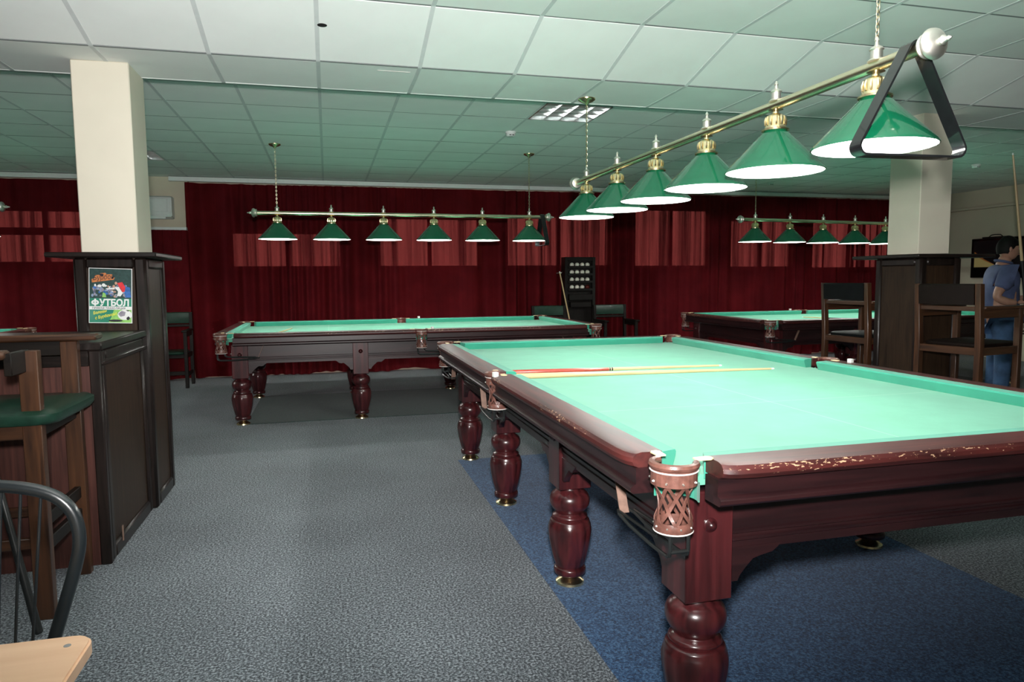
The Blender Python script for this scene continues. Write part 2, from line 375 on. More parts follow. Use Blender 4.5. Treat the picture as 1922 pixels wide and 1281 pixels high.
# ------------------------------------------------------------------ curtains
def curtain(a, b, ztop, label, seed, y0=10.68, amp=.088, gather=.3):
    rnd = random.Random(seed); n = int((b-a)/.014); rows = [0, .012, .03, .06, .12, .2, .3, .4, .5, .6, .7, .78, .85, .91, .96, 1.0]
    ph = []; p = 0; fr = 50
    big = [(rnd.uniform(.6, 1.4), rnd.uniform(0, 6.28), rnd.uniform(1.5, 4)) for _ in range(3)]
    for i in range(n+1):
        x = a+(b-a)*i/n
        fr = 29+13*math.sin(x*1.3+seed)+12*math.sin(x*3.7+2*seed)+6*math.sin(x*9.1)
        p += fr*(b-a)/n; ph.append(p)
    vs = []; fs = []
    for k, t in enumerate(rows):
        z = ztop*(1-t)+.012*t
        for i in range(n+1):
            x = a+(b-a)*i/n
            A = amp*(.55+.45*math.sin(x*2.1+seed)*math.sin(x*.83))*(.35+.65*min(1, t/.25))
            drift = t*.35*math.sin(x*1.7+seed)
            d = A*math.sin(ph[i]+drift*2)+A*.45*math.sin(ph[i]*.47+1.3+2*t)
            d += (1-min(1, t/.3))*.012*math.sin(ph[i]*2.3)
            for f_, q_, w_ in big: d += .012*math.sin(w_*x+q_+t*f_)
            if t > .88: d += -(t-.88)/.12*(.05+.06*math.sin(x*4.3+seed)*math.sin(x*1.9)); z2 = z+max(0, .03*math.sin(x*5.1+seed))*(t-.88)/.12
            else: z2 = z
            vs.append((x, min(y0-d, 10.835), z2))
    W = n+1
    fs = [(k*W+i, k*W+i+1, (k+1)*W+i+1, (k+1)*W+i) for k in range(len(rows)-1) for i in range(n)]
    q = MB(); q.add(vs, fs)
    return tag(q.build('curtain', M['curtain'], ang=180), label, 'curtain', 'floor-length red window curtains')
curtain(UL+.15, -2.82, ZC-.08, 'dark red pleated curtain at the far left, behind the cream pillar', 3)
curtain(-3.0, -1.83, 2.085, 'short red gathered curtain hanging below the air conditioner ledge', 5, 10.49, .030)
curtain(-1.86, UR-.04, ZC-.08, 'widest red pleated curtain behind the middle table, ball rack and far right table', 8)

# ------------------------------------------------------------------ pillars with wood cladding and drink shelf
def panel_face(root, a, b, z0, z1, face, fixed, mat, th=.026, w=.062, inner='panel'):
    """framed panel on a vertical face; face 'v' -> plane y=fixed facing -y ; 'u+'/'u-' -> plane x=fixed facing +x/-x"""
    def put(x0, x1, za, zb, d0, d1, name, mt, bev=.011):
        q = MB()
        if face == 'v': q.box(x0, x1, fixed-d1, fixed-d0, za, zb)
        elif face == 'u+': q.box(fixed+d0, fixed+d1, x0, x1, za, zb)
        else: q.box(fixed-d1, fixed-d0, x0, x1, za, zb)
        return q.build(name, mt, root, bevel=bev)
    put(a, a+w, z0, z1, 0, th, 'stile', mat); put(b-w, b, z0, z1, 0, th, 'stile', mat)
    put(a+w, b-w, z0, z0+w*1.3, 0, th, 'bottom_rail', mat); put(a+w, b-w, z1-w, z1, 0, th, 'top_rail', mat)
    put(a+w, b-w, z0+w, z1-w, 0, th*.35, inner, M['panel'], 0)
def pillar(u0_, u1_, v0_, v1_, label):
    t = thing('pillar', label, 'pillar', (0, 0, 0))
    MB().box(u0_, u1_, v0_, v1_, 1.56, ZB+.0).build('shaft', M['pillar'], t, bevel=.006)
    return t
pl = pillar(-1.405, -1.095, 4.70, 5.05, 'square cream pillar rising from the dark wood case with the football poster')
pr = pillar(4.63, 4.94, 4.70, 5.03, 'square cream pillar on the right beside the high wooden chairs')
def cladding(name, u0_, u1_, v0_, v1_, z1, label, shelf):
    t = thing(name, label, 'pillar case', (0, 0, 0))
    MB().box(u0_+.022, u1_-.022, v0_+.022, v1_-.022, 0, z1).build('core', M['panel'], t)
    for fc, a, b, fx in (('v', u0_, u1_, v0_+.022), ('u+', v0_, v1_, u1_-.022), ('u-', v0_, v1_, u0_+.022)):
        if not (name == 'pillar_case' and False): panel_face(t, a, b, 0, z1, fc, fx, M['dkw'][2])
    MB().box(*shelf, z1, z1+.028).build('drink_shelf', M['dkw'][0], t, bevel=.006)
    return t
cladding('pillar_case', -1.425, -1.045, 4.62, 5.12, 1.527, 'dark panelled wood case around the left pillar, with a drink shelf', (-1.52, -.95, 4.46, 5.22))
cladding('pillar_case', 4.585, 4.985, 4.62, 5.10, 1.527, 'dark panelled wood case around the right pillar, with a drink shelf', (4.44, 5.20, 4.50, 5.22))

# bar counter in front of the left pillar case
ct = thing('counter', 'dark wood bar counter with panelled side, in front of the left pillar case', 'counter', (0, 0, 0))
CU0, CU1, CV0, CV1 = -2.05, -1.065, 3.74, 4.60
MB().box(CU0, CU1-.024, CV0+.01, CV1, 0, 1.06).build('body', M['counter_front'], ct)
MB().box(CU1-.05, CU1, CV0, CV0+.035, 0, 1.06).build('corner_post', M['dkw'][2], ct, bevel=.005)
panel_face(ct, CV0+.03, CV1-.002, 0, 1.06, 'u+', CU1-.024, M['dkw'][2], .024, .06)
MB().box(CU0, CU1-.05, CV0-.004, CV0+.012, .985, 1.06).build('front_rail', M['dkw'][0], ct, bevel=.003)
MB().box(CU1-.012, CU1+.012, CV0+.02, CV1-.002, .985, 1.01).build('bead_moulding', M['dkw'][1], ct, bevel=.006)
MB().box(CU0, CU1+.012, CV0-.012, CV1, 1.06, 1.10).build('countertop', M['dkw'][1], ct, bevel=.006)
q = MB().box(CU1+.001, CU1+.005, 3.93, 3.944, .05, .13).build('chipped_edge', M['strap'], ct); part_label(q, 'pale splintered chip on the bottom rail')

# poster in a frame recess on the pillar case
def text_mesh(body, size, mat, name, parent, loc, rot=0, shear=0, sx=1, spacing=1.0, bold=0):
    c = bpy.data.curves.new('t', 'FONT'); c.body = body; c.size = size; c.align_x = 'LEFT'; c.shear = shear; c.space_character = spacing; c.offset = bold
    c.extrude = .0002
    t = bpy.data.objects.new('t', c); COL.objects.link(t)
    dg = bpy.context.evaluated_depsgraph_get(); dg.update()
    me = bpy.data.meshes.new_from_object(t.evaluated_get(dg)); bpy.data.objects.remove(t)
    me.materials.clear(); me.materials.append(mat)
    o = obj(name, me, parent, loc); o.rotation_euler = (R(90), -rot, 0); o.scale = (sx, 1, 1); return o
PW, PH = .222, .315
po = thing('poster', 'football poster in a plastic sleeve on the pillar case above the counter', 'poster', (-1.352, 4.596, 1.152), 0)
po.rotation_euler = (R(-3), R(2.0), 0)
def flat(name, pts, d, mat, lab=None):
    q = MB(); q.prism([(x*PW, z*PH) for x, z in pts], -d, -d+.0006, 'xz'); o = q.build(name, mat, po); 
    if lab: part_label(o, lab)
    return o
def circ(cx, cz, rx, rz_, n=20): return [(cx+rx*math.cos(2*PI*i/n), cz+rz_*math.sin(2*PI*i/n)) for i in range(n)]
PM = {k: plain('print_'+k, c, .3, coat=.6, var=v, scale=60) for k, c, v in (
    ('night', (.035, .075, .07), .3), ('green', (.03, .25, .16), .08), ('lime', (.30, .62, .16), .15), ('white', (.85, .87, .86), .02), ('ink', (.03, .03, .04), .1),
    ('orange', (.62, .22, .08), .2), ('red', (.75, .05, .06), .15), ('blue', (.05, .16, .45), .3), ('sky', (.30, .38, .55), .4), ('crowd', (.20, .20, .28), .8), ('yellow', (.85, .78, .08), .05), ('grey', (.32, .30, .36), .3), ('flesh', (.6, .35, .25), .2))}
MB().box(-.004, PW+.004, 0, .0035, -.004, PH+.004).build('sheet', M['white'], po)
flat('photo_print', [(0, .45), (1, .45), (1, 1), (0, 1)], .001, PM['night'])
for k in range(70):
    rn = random.Random(k); x = rn.uniform(.06, .9); z = rn.uniform(.48, .70)
    flat('crowd_print', circ(x, z, rn.uniform(.02, .045), rn.uniform(.015, .035), 8), (.0012+.000008*k), PM[rn.choice(['crowd', 'sky', 'crowd', 'grey', 'blue', 'flesh', 'white'])])
flat('player_print', [(.66, .74), (.78, .76), (.86, .66), (.84, .58), (.78, .57), (.72, .64)], .0022, PM['red'], 'red-shirted footballer print')
flat('player_print', [(.60, .66), (.71, .67), (.80, .56), (.74, .49), (.66, .50), (.68, .58)], .0022, PM['white'])
flat('player_print', [(.38, .635), (.60, .655), (.60, .625), (.42, .615)], .0022, PM['white'])
flat('player_print', [(.86, .68), (.97, .66), (.99, .47), (.86, .47), (.83, .56)], .0022, PM['blue'])
flat('player_print', circ(.63, .735, .03, .03, 12), .0023, PM['flesh'])
flat('player_print', [(.30, .47), (.40, .47), (.38, .54), (.32, .56)], .0022, PM['lime'])
flat('ball_print', circ(.24, .68, .05, .026, 14), .0023, PM['white'])
flat('logo_print', [(.06, .74), (.05, .80), (.12, .82), (.14, .88), (.24, .885), (.27, .915), (.38, .925), (.41, .90), (.54, .90), (.55, .85), (.60, .84), (.58, .80)], .0022, PM['orange'], 'orange logo sign print')
flat('logo_emblem_print', circ(.29, .885, .05, .025, 14), .0026, PM['ink'])
text_mesh('Бурбон', .040, PM['ink'], 'logo_lettering', po, (.018, -.0030, .246), R(6), .25, .80)
flat('title_band', [(0, .30), (1, .30), (1, .45), (0, .45)], .001, PM['green'])
q = MB(); nn = 28; cxp, czp = .030, .1175
q.add([(cxp+rx*math.cos(2*PI*k/nn), -.0018, czp+rz_*math.sin(2*PI*k/nn)) for rx, rz_ in ((.0205, .0145), (.0095, .0065)) for k in range(nn)], [(k, (k+1) % nn, nn+(k+1) % nn, nn+k) for k in range(nn)])
q.box(cxp-.0048, cxp+.0048, -.0020, -.0014, .0965, .1390)
q.build('title_lettering', PM['white'], po)
text_mesh('УТБОЛ', .053, PM['white'], 'title_lettering', po, (.053, -.0016, .0985), 0, 0, .90, .95, .0021)
flat('subtitle_band', [(0, .24), (1, .24), (1, .30), (0, .30)], .001, PM['white'])
text_mesh('ПРЯМАЯ ТРАНСЛЯЦИЯ', .0165, PM['ink'], 'subtitle_lettering', po, (.014, -.0016, .0785), 0, 0, .86, 1.12, .0002)
flat('lower_print', [(0, 0), (1, 0), (1, .24), (0, .24)], .001, PM['green'])
flat('pitch_print', [(.45, 0), (1, 0), (1, .24), (.58, .24), (.52, .10)], .0012, PM['lime'])
flat('football_print', circ(.84, .145, .17, .095, 26), .0014, PM['white'])
flat('football_print', [(.68, .16), (.76, .22), (.86, .20), (.84, .13), (.74, .11)], .0016, PM['grey'])
flat('football_print', [(.88, .09), (.93, .12), (.97, .09), (.94, .05), (.89, .05)], .0016, PM['ink'])
flat('football_print', [(.86, .235), (.96, .232), (.92, .21)], .0016, PM['ink'])
flat('shadow_print', circ(.62, .035, .17, .022, 18), .0015, PM['ink'])
text_mesh('Болеем', .023, PM['yellow'], 'slogan_lettering', po, (.020, -.0020, .046), R(12), .25, .85, 1, .0006)
text_mesh('с Бурбоном!', .023, PM['yellow'], 'slogan_lettering', po, (.030, -.0020, .017), R(14), .25, .85, 1, .0006)

# ------------------------------------------------------------------ carpets let into the floor under the tables
tag(MB().box(.93, 2.84, 1.3, 5.22, 0, .004).build('carpet_panel', M['blue_carpet']), 'blue carpet rectangle under the near billiard table', 'carpet')
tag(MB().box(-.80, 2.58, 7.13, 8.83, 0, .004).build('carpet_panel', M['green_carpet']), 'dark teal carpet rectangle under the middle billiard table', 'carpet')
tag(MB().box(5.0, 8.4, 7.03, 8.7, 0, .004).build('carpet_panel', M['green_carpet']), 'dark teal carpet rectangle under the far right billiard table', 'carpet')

# ------------------------------------------------------------------ billiard table
HX, HY = 1.775, .8875
WI = .058                                   # cushion depth, nose to wood
RX, RY = HX+WI, HY+WI                       # inner edge of wood rail
RWD = .112
ZT, ZBED = .893, .840
CXP, CYP, MYP = 1.865, .970, 1.005          # pocket centres
def sweep(secs):
    """secs: list of closed sections (same count) of 3-D points"""
    q = MB(); n = len(secs[0]); vs = [p for s in secs for p in s]
    fs = [(k*n+i, k*n+(i+1) % n, (k+1)*n+(i+1) % n, (k+1)*n+i) for k in range(len(secs)-1) for i in range(n)]
    fs += [tuple(range(n))[::-1], tuple((len(secs)-1)*n+i for i in range(n))]
    q.add(vs, fs); return q
def frame_side(axis, sgn):
    """maps (t along, o outward offset from nose line, z) into table coordinates"""
    if axis == 'x': return lambda t, o, z: (t, sgn*(HY+o), z)
    return lambda t, o, z: (sgn*(HX+o), t, z)
def make_table():
    t = obj('billiard_table', None)
    tag(t, '', 'billiard table')
    bed = MB().box(-HX-.05, HX+.05, -HY-.05, HY+.05, ZBED-.03, ZBED).build('bed_cloth', M['cloth'], t)
    MB().box(-HX+.03, HX-.03, -HY+.05, HY-.05, .745, ZBED-.03).build('slate', M['plenum'], t)
    sides = [('x', 1, -HX, -.0), ('x', 1, 0, HX), ('x', -1, -HX, 0), ('x', -1, 0, HX), ('y', 1, -HY, HY), ('y', -1, -HY, HY)]
    for ax, sg, a, b in sides:
        P = frame_side(ax, sg)
        ea = .055 if a != 0 else .052; eb = .055 if b != 0 else .052     # gap to the pocket mouth
        ca = (a+ea, .055); cb = (b-eb, .055)
        # cushion, ends cut back at the pocket mouth
        def csec(tn, tw): return [P(tn, 0, ZT-.011), P(tn+(tw-tn)*.1, .005, ZT-.004), P(tw, WI, ZT-.001), P(tw, WI, ZBED-.01), P(tn+(tw-tn)*.25, .014, ZBED), P(tn+(tw-tn)*.1, .003, ZT-.022)]
        n0, n1 = a+ea, b-eb
        w0 = n0-(.0 if a == 0 else .03)+(.0); w1 = n1+(.0 if b == 0 else .03)
        if a == 0: w0 = n0+.012
        if b == 0: w1 = n1-.012
        w0 = max(w0, a+.02) if a != 0 else w0; w1 = min(w1, b-.02) if b != 0 else w1
        sweep([csec(n0, w0), csec((n0+n1)/2, (n0+n1)/2), csec(n1, w1)]).build('cushion', M['cushion'], t, ang=50)
        # wooden rail with rounded rim
        mi = 0 if ax == 'x' else 1
        prof = [(WI, ZT), (WI+.085, ZT), (WI+.101, ZT-.004), (WI+.110, ZT-.014), (WI+RWD, ZT-.026), (WI+.106, ZT-.038), (WI+.092, ZT-.044), (WI, ZT-.044)]
        rimw = [0, .55, 1, 1, .9, .75, .3, 0]
        r0_, r1_ = (a+.048 if a == 0 else a+.030), (b-.048 if b == 0 else b-.030)
        st = [r0_, r0_+.012, r0_+.05, r0_+.10]
        sx = [r0_, r0_+.012, r0_+.04, r0_+.09, r0_+.3, (r0_+r1_)/2, r1_-.3, r1_-.09, r1_-.04, r1_-.012, r1_]
        cut = [.022, .012, .004, 0, 0, 0, 0, 0, .004, .012, .022]
        if a == 0: cut[:3] = [.010, .004, 0]
        if b == 0: cut[-3:] = [0, .004, .010]
        secs = [[P(x, o-(c if k in (1, 2, 3, 4, 5, 6) else 0), z) for k, (o, z) in enumerate(prof)] for x, c in zip(sx, cut)]
        q = sweep(secs); me = q.mesh('rail', M['rail'][mi], ang=24)
        at_ = me.attributes.new('rim', 'FLOAT', 'POINT')
        for i in range(len(me.vertices)): at_.data[i].value = rimw[i % len(prof)]
        obj('rail', me, t)
        # fascia board with bead moulding
        fp = [(WI+.02, .850), (WI+.084, .850), (WI+.084, .806), (WI+.092, .803), (WI+.100, .796), (WI+.100, .786), (WI+.092, .779), (WI+.02, .779)]
        f0_, f1_ = (a+.055 if a == 0 else a+.018), (b-.055 if b == 0 else b-.018)
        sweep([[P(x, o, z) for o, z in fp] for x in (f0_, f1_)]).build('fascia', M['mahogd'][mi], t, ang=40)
    # frame boards (aprons) with two beads
    for ax, sg, L in (('x', 1, HX-.02), ('x', -1, HX-.02), ('y', 1, HY-.02), ('y', -1, HY-.02)):
        P = frame_side(ax, sg); o0, o1 = (-.055, -.014) if ax == 'x' else (-.04, .001)
        ap = [(o0, .779), (o1, .779), (o1, .655), (o1+.005, .651), (o1+.005, .643), (o1, .639), (o1, .633), (o1+.005, .629), (o1+.005, .621), (o1, .617), (o1, .592), (o0, .592)]
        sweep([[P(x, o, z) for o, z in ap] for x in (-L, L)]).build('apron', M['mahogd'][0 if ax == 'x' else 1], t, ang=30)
    # legs
    prof = [(.052, .452), (.055, .444), (.058, .436), (.070, .428), (.083, .416), (.0895, .400), (.091, .385), (.088, .368), (.078, .350), (.066, .338), (.062, .330), (.064, .326), (.074, .322), (.080, .316), (.080, .311), (.073, .306), (.073, .303), (.086, .299), (.090, .293), (.090, .286), (.094, .280), (.0985, .262), (.099, .245), (.096, .215), (.089, .175), (.081, .138), (.071, .100), (.064, .086), (.063, .080), (.069, .077), (.073, .071), (.073, .052), (.068, .046), (.05, .044)]
    legm = MB().lathe(prof, 40, flute=(.105, .262, 4, .007)).mesh('leg', M['mahog'][2], ang=45)
    footm = MB().lathe([(.030, .046), (.030, .034), (.036, .028), (.052, .018), (.064, .010), (.066, 0)], 24).mesh('foot', M['brass'])
    postm = MB().box(-.075, .075, -.075, .075, .452, .778).mesh('post', M['mahog'][2], bevel=.004)
    knob = [(0.001, .022), (.008, .020), (.014, .014), (.017, .007), (.021, .004), (.021, 0)]
    LX, LY = (-1.715, -.590, .590, 1.715), .815
    for x in LX:
        for s in (1, -1):
            y = s*LY
            p = obj('post', postm, t, (x, y, 0))
            MB().lathe(knob, 16, axis='y').build('bolt_cap', M['mahog'][2], p, loc=(0, s*.075, .68)).scale = (1, s, 1)
            if abs(x) > 1: MB().lathe(knob, 16, axis='x').build('bolt_cap', M['mahog'][2], p, loc=(math.copysign(.075, x), 0, .68)).scale = (math.copysign(1, x), 1, 1)
            lg = obj('leg', legm, t, (x, y, 0)); obj('foot', footm, lg)
            # ogee brackets beside each post, under the apron
            for d in (1, -1):
                if abs(x) > 1 and d*x > 0: continue
                pts = [(.075, .60), (.245, .60)] + [(.245-.012*k, .590-.004*k*k*.6) for k in range(1, 4)]
                pts += [(.175+.03*math.cos(a), .545+.022*math.sin(a)) for a in (R(60), R(90), R(120))] + [(.125, .533), (.108, .515), (.100, .498), (.075, .498)]
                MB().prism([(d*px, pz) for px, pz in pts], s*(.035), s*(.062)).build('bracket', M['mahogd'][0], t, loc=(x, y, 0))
    for sx_ in (1, -1):
        for s in (1, -1):
            pts = [(.075, .60), (.245, .60), (.233, .588), (.215, .575), (.175, .567), (.150, .56), (.125, .535), (.108, .515), (.100, .498), (.075, .498)]
            MB().prism([(-s*py, pz) for py, pz in pts], sx_*.035, sx_*.062, 'yz').build('bracket', M['mahogd'][1], t, loc=(sx_*1.715, s*LY, 0))
    # pockets
    def arc(r, z, a0, a1, n): return [(r*math.cos(a0+(a1-a0)*k/n), r*math.sin(a0+(a1-a0)*k/n), z) for k in range(n+1)]
    RP = .058
    ringm = MB().tube(arc(RP, ZT-.004, R(-118), R(118), 20), .0105, 8).mesh('pocket', M['pocket_leather'])
    q = MB()
    for k in range(16):
        a, b = R(-112+224*k/16), R(-112+224*(k+1)/16)
        q.add([(r*math.cos(x), r*math.sin(x), z) for x in (a, b) for r, z in ((RP+.004, ZT-.014), (RP-.001, ZT-.014), (RP-.001, ZT-.056), (RP+.004, ZT-.056))],
              [(0, 4, 7, 3), (1, 2, 6, 5), (0, 1, 5, 4), (3, 7, 6, 2)])
    collarm = q.mesh('collar', M['pocket_leather'])
    stitchm = MB().tube(arc(RP+.005, ZT-.0185, R(-106), R(106), 30), .0022, 5).mesh('stitching', M['stitch'])
    stitch2 = MB().tube(arc(.052, .709, 0, 2*PI*23/24, 23), .0022, 5, closed=True).mesh('band_stitching', M['stitch'])
    q = MB()
    for k in range(10):
        a, b = R(112+136*k/10), R(112+136*(k+1)/10)
        q.add([(r*math.cos(x), r*math.sin(x), z) for x in (a, b) for r, z in ((RP+.010, ZBED-.001), (RP+.006, ZBED-.001), (RP+.006, .785), (RP+.010, .785))],
              [(0, 4, 7, 3), (1, 2, 6, 5), (0, 1, 5, 4), (3, 7, 6, 2)])
    liningm = q.mesh('cloth_lining', M['cushion'])
    q = MB()
    for k in range(5):
        a = R(-80+40*k); c = Vector((math.cos(a), math.sin(a), 0)); q.tube([c*(RP+.004)+Vector((0, 0, ZT-.045)), c*(RP+.0085)+Vector((0, 0, ZT-.045))], [.0042, .002], 8)
        q.tube([c*.050+Vector((0, 0, .724)), c*.0545+Vector((0, 0, .724))], [.0042, .002], 8)
    rivetm = q.mesh('rivets', M['chrome'])
    q = MB(); NS = 7
    def rad(h): return .055-.014*math.sin(PI*min(1, h*1.1))*.9-.006*h
    for k in range(NS):
        for dr in (1, -1):
            pts = []; nr = []; wv = []
            for j2 in range(13):
                h = j2/12; a = 2*PI*k/NS+dr*(2*PI/NS)*1.5*h; r = rad(h)+dr*.001; z = .838-h*.106
                pts.append((r*math.cos(a), r*math.sin(a), z)); nr.append((math.cos(a), math.sin(a), 0)); wv.append((-.0105*math.sin(a), .0105*math.cos(a), 0))
            q.ribbon(pts, nr, wv, .0025)
    netm = q.mesh('net', M['pocket_leather'])
    q = MB().lathe([(.046, .736), (.050, .736), (.052, .728), (.053, .712), (.050, .706), (.046, .706), (.044, .716)], 24, cap=False); q.v and None
    n_ = len(q.v)-24
    q.f += [((6*24)+i, (6*24)+(i+1) % 24, (i+1) % 24, i) for i in range(24)]
    bandm = q.mesh('bottom_band', M['pocket_leather'])
    def rods(dx):
        q = MB()
        for s in (1, -1):
            o = s*.026
            q.tube([(-dx*.035, o, .720), (-dx*.035, o, .665), (-dx*.030, o, .650), (-dx*.015, o, .642), (dx*.08, o, .640), (dx*.22, o, .645), (dx*.30, o, .655)], .0055, 7)
            q.tube([(dx*.03, o, .715), (dx*.03, o, .690), (dx*.045, o, .676), (dx*.07, o, .672), (dx*.20, o, .668), (dx*.30, o, .664)], .0045, 6)
        q.tube([(dx*.30, .026, .655), (dx*.325, .018, .658), (dx*.332, 0, .659), (dx*.325, -.018, .658), (dx*.30, -.026, .655)], .0055, 7)
        q.tube([(-dx*.035, .026, .66), (-dx*.035, -.026, .66)], .0055, 7)
        return q.mesh('ball_runner', M['black_metal'])
    def strap(dx):
        q = MB(); pts = [(dx*.318, 0, .650), (dx*.330, 0, .672), (dx*.350, 0, .72), (dx*.375, 0, .776)]
        q.ribbon(pts, [(dx*.9, 0, -.4)]*4, [(0, .030, 0)]*4, .004)
        return q.mesh('strap', M['strap'])
    rodm = {1: rods(1), -1: rods(-1)}; strm = {1: strap(1), -1: strap(-1)}
    def platem():
        return MB().prism([(-.012, -.012), (.030, -.016), (.042, -.008), (.042, .008), (.030, .016), (-.012, .012)], ZT-.001, ZT+.004, 'xy').mesh('end_plate', M['ivory'], bevel=.0015)
    pm_ = platem()
    spots = [(sx_*CXP, sy_*CYP, math.atan2(sy_, sx_), sx_, sy_) for sx_ in (1, -1) for sy_ in (1, -1)] + [(0, MYP, PI/2, 0, 1), (0, -MYP, -PI/2, 0, -1)]
    for x, y, a, sx_, sy_ in spots:
        p = obj('pocket', ringm, t, (x, y, 0), a)
        for nm, me in (('collar', collarm), ('stitching', stitchm), ('rivets', rivetm), ('net', netm), ('bottom_band', bandm), ('band_stitching', stitch2), ('cloth_lining', liningm)): obj(nm, me, p)
        d = -sx_ if sx_ else 1
        obj('ball_runner', rodm[d], p, (0, 0, 0), -a); obj('strap', strm[d], p, (0, 0, 0), -a)
        for s in (1, -1):
            if sx_:   # plates lie on the long and the short rail, beside the ring
                wx, wy, wa = (x-sx_*.075, sy_*(HY+.085), PI if sx_ > 0 else 0) if s > 0 else (sx_*(HX+.085), y-sy_*.075, -PI/2 if sy_ > 0 else PI/2)
            else: wx, wy, wa = s*.070, sy_*(HY+.105), 0 if s > 0 else PI
            v = Matrix.Rotation(-a, 3, 'Z') @ Vector((wx-x, wy-y, 0))
            obj('end_plate', pm_, p, v, wa-a)
        # green cloth lining of the pocket mouth
    return t
GT = 'twelve-foot billiard tables'
tb1 = make_table(); tb1.location = (1.847, 3.527, .004); tb1.rotation_euler = (0, 0, PI/2); tb1['group'] = GT
tb1['label'] = 'large billiard table nearest the camera, on the blue carpet, with worn rail edges'
dup(tb1, (.889, 7.969, .004), 0, 'billiard table in the middle distance in front of the red curtain', GT)
dup(tb1, (6.68, 7.87, .004), 0, 'far billiard table behind the right pillar', GT)
dup(tb1, (-5.02, 7.75, 0), 0, 'billiard table at the far left edge behind the bar counter', GT)

# ------------------------------------------------------------------ lamp bars
SH = [-1.40, -.84, -.28, .28, .84, 1.40]
def make_lamp():
    t = obj('billiard_lamp', None); tag(t, '', 'lamp')
    zb = 2.105
    MB().tube([(-1.60, 0, zb), (1.60, 0, zb)], .0205, 20).build('bar', M['bar'], t)
    endp = [(.02, 0), (.036, .004), (.040, .012), (.034, .018), (.044, .026), (.049, .036), (.046, .046), (.036, .054), (.022, .060), (.012, .064), (.012, .072), (.016, .076), (.010, .082), (.006, .090), (.008, .094), (.002, .104)]
    for s in (1, -1):
        o = MB().lathe(endp, 24, axis='x').build('end_finial', M['chrome'], t, loc=(s*1.60, 0, zb)); o.scale = (s, 1, 1)
    n = 48; ro, ri = [], []
    shp = [(.041, 2.003), (.20, 1.838), (.203, 1.830), (.200, 1.828)]
    shm = MB().lathe(shp, n, cap=False).mesh('shade', M['shade'], ang=50)
    lnm = MB().lathe([(.198, 1.829), (.196, 1.838), (.039, 1.999), (.001, 1.999)], n, cap=False).mesh('liner', M['liner'], ang=50)
    capp = [(.056, 1.998), (.056, 2.004), (.044, 2.008), (.044, 2.014), (.040, 2.020), (.040, 2.052), (.036, 2.060), (.026, 2.066), (.014, 2.070), (.012, 2.084), (.030, 2.086)]
    q = MB().lathe(capp, 24)
    for k in range(12):
        a = 2*PI*k/12; q.tube([(.041*math.cos(a), .041*math.sin(a), 2.022), (.0425*math.cos(a), .0425*math.sin(a), 2.040), (.037*math.cos(a), .037*math.sin(a), 2.056)], .0045, 5)
    capm = q.mesh('gallery', M['brass'])
    finm = MB().lathe([(.030, 2.122), (.024, 2.128), (.020, 2.130), (.020, 2.156), (.024, 2.160), (.018, 2.168), (.008, 2.174), (.006, 2.186), (.009, 2.190), (.003, 2.204)], 18).mesh('top_finial', M['chrome'])
    blm = MB().lathe([(.004, 1.885), (.020, 1.890), (.030, 1.905), (.030, 1.920), (.020, 1.945), (.014, 1.965), (.013, 1.998)], 16).mesh('bulb', M['bulb'])
    for x in SH:
        s = obj('shade', shm, t, (x, 0, 0)); obj('liner', lnm, s); obj('gallery', capm, s); obj('top_finial', finm, s); obj('bulb', blm, s)
        l = bpy.data.lights.get('lamp_bulb') or bpy.data.lights.new('lamp_bulb', 'POINT')
        l.energy = LAMP_W; l.shadow_soft_size = .028; l.color = (1, .985, .94)
        lo = bpy.data.objects.new('bulb_light', l); COL.objects.link(lo); lo.parent = t; lo.location = (x, 0, 1.852)
    return t
def link_chain(z0, z1, x):
    q = MB(); L = .026; n = max(2, int((z1-z0)/(L*.78))); st = (z1-z0)/n
    for k in range(n):
        zc = z0+st*(k+.5); pts = []
        for j in range(10):
            a = 2*PI*j/10; px = .0062*math.cos(a); pz = (L*.56)*math.sin(a)
            pts.append((x+px, 0, zc+pz) if k % 2 else (x, px, zc+pz))
        q.tube(pts, .0021, 5, closed=True)
    return q
def hang(t, zc1, zc2, xs=(-1.40, 1.40)):
    for x, zc in zip(xs, (zc1, zc2)):
        c = link_chain(2.185, zc-.03, x).build('chain', M['bar'], t)
        MB().lathe([(.003, -.045), (.010, -.042), (.018, -.030), (.045, -.020), (.062, -.008), (.064, 0)], 24).build('canopy', M['brass'], t, loc=(x, 0, zc))
GL = 'six-shade hanging billiard lamps'
lp = make_lamp()
l2 = dup(lp, (.905, 7.97, 0), 0, 'six-shade green lamp bar hanging over the middle table', GL); hang(l2, ZC, ZC)
l3 = dup(lp, (6.64, 8.06, 0), R(7), 'six-shade green lamp bar over the far right table, partly behind the pillar', GL); hang(l3, ZC, ZC)
l4 = dup(lp, (-4.60, 7.75, 0), 0, 'green lamp bar at the far left edge, only its end in view', GL); hang(l4, ZC, ZC)
lp.location = (1.85, 3.49, 0); lp.rotation_euler = (0, 0, PI/2); lp['label'] = 'nearest six-shade green lamp bar over the big table, closest to the camera'; lp['group'] = GL
hang(lp, ZC, ZB)

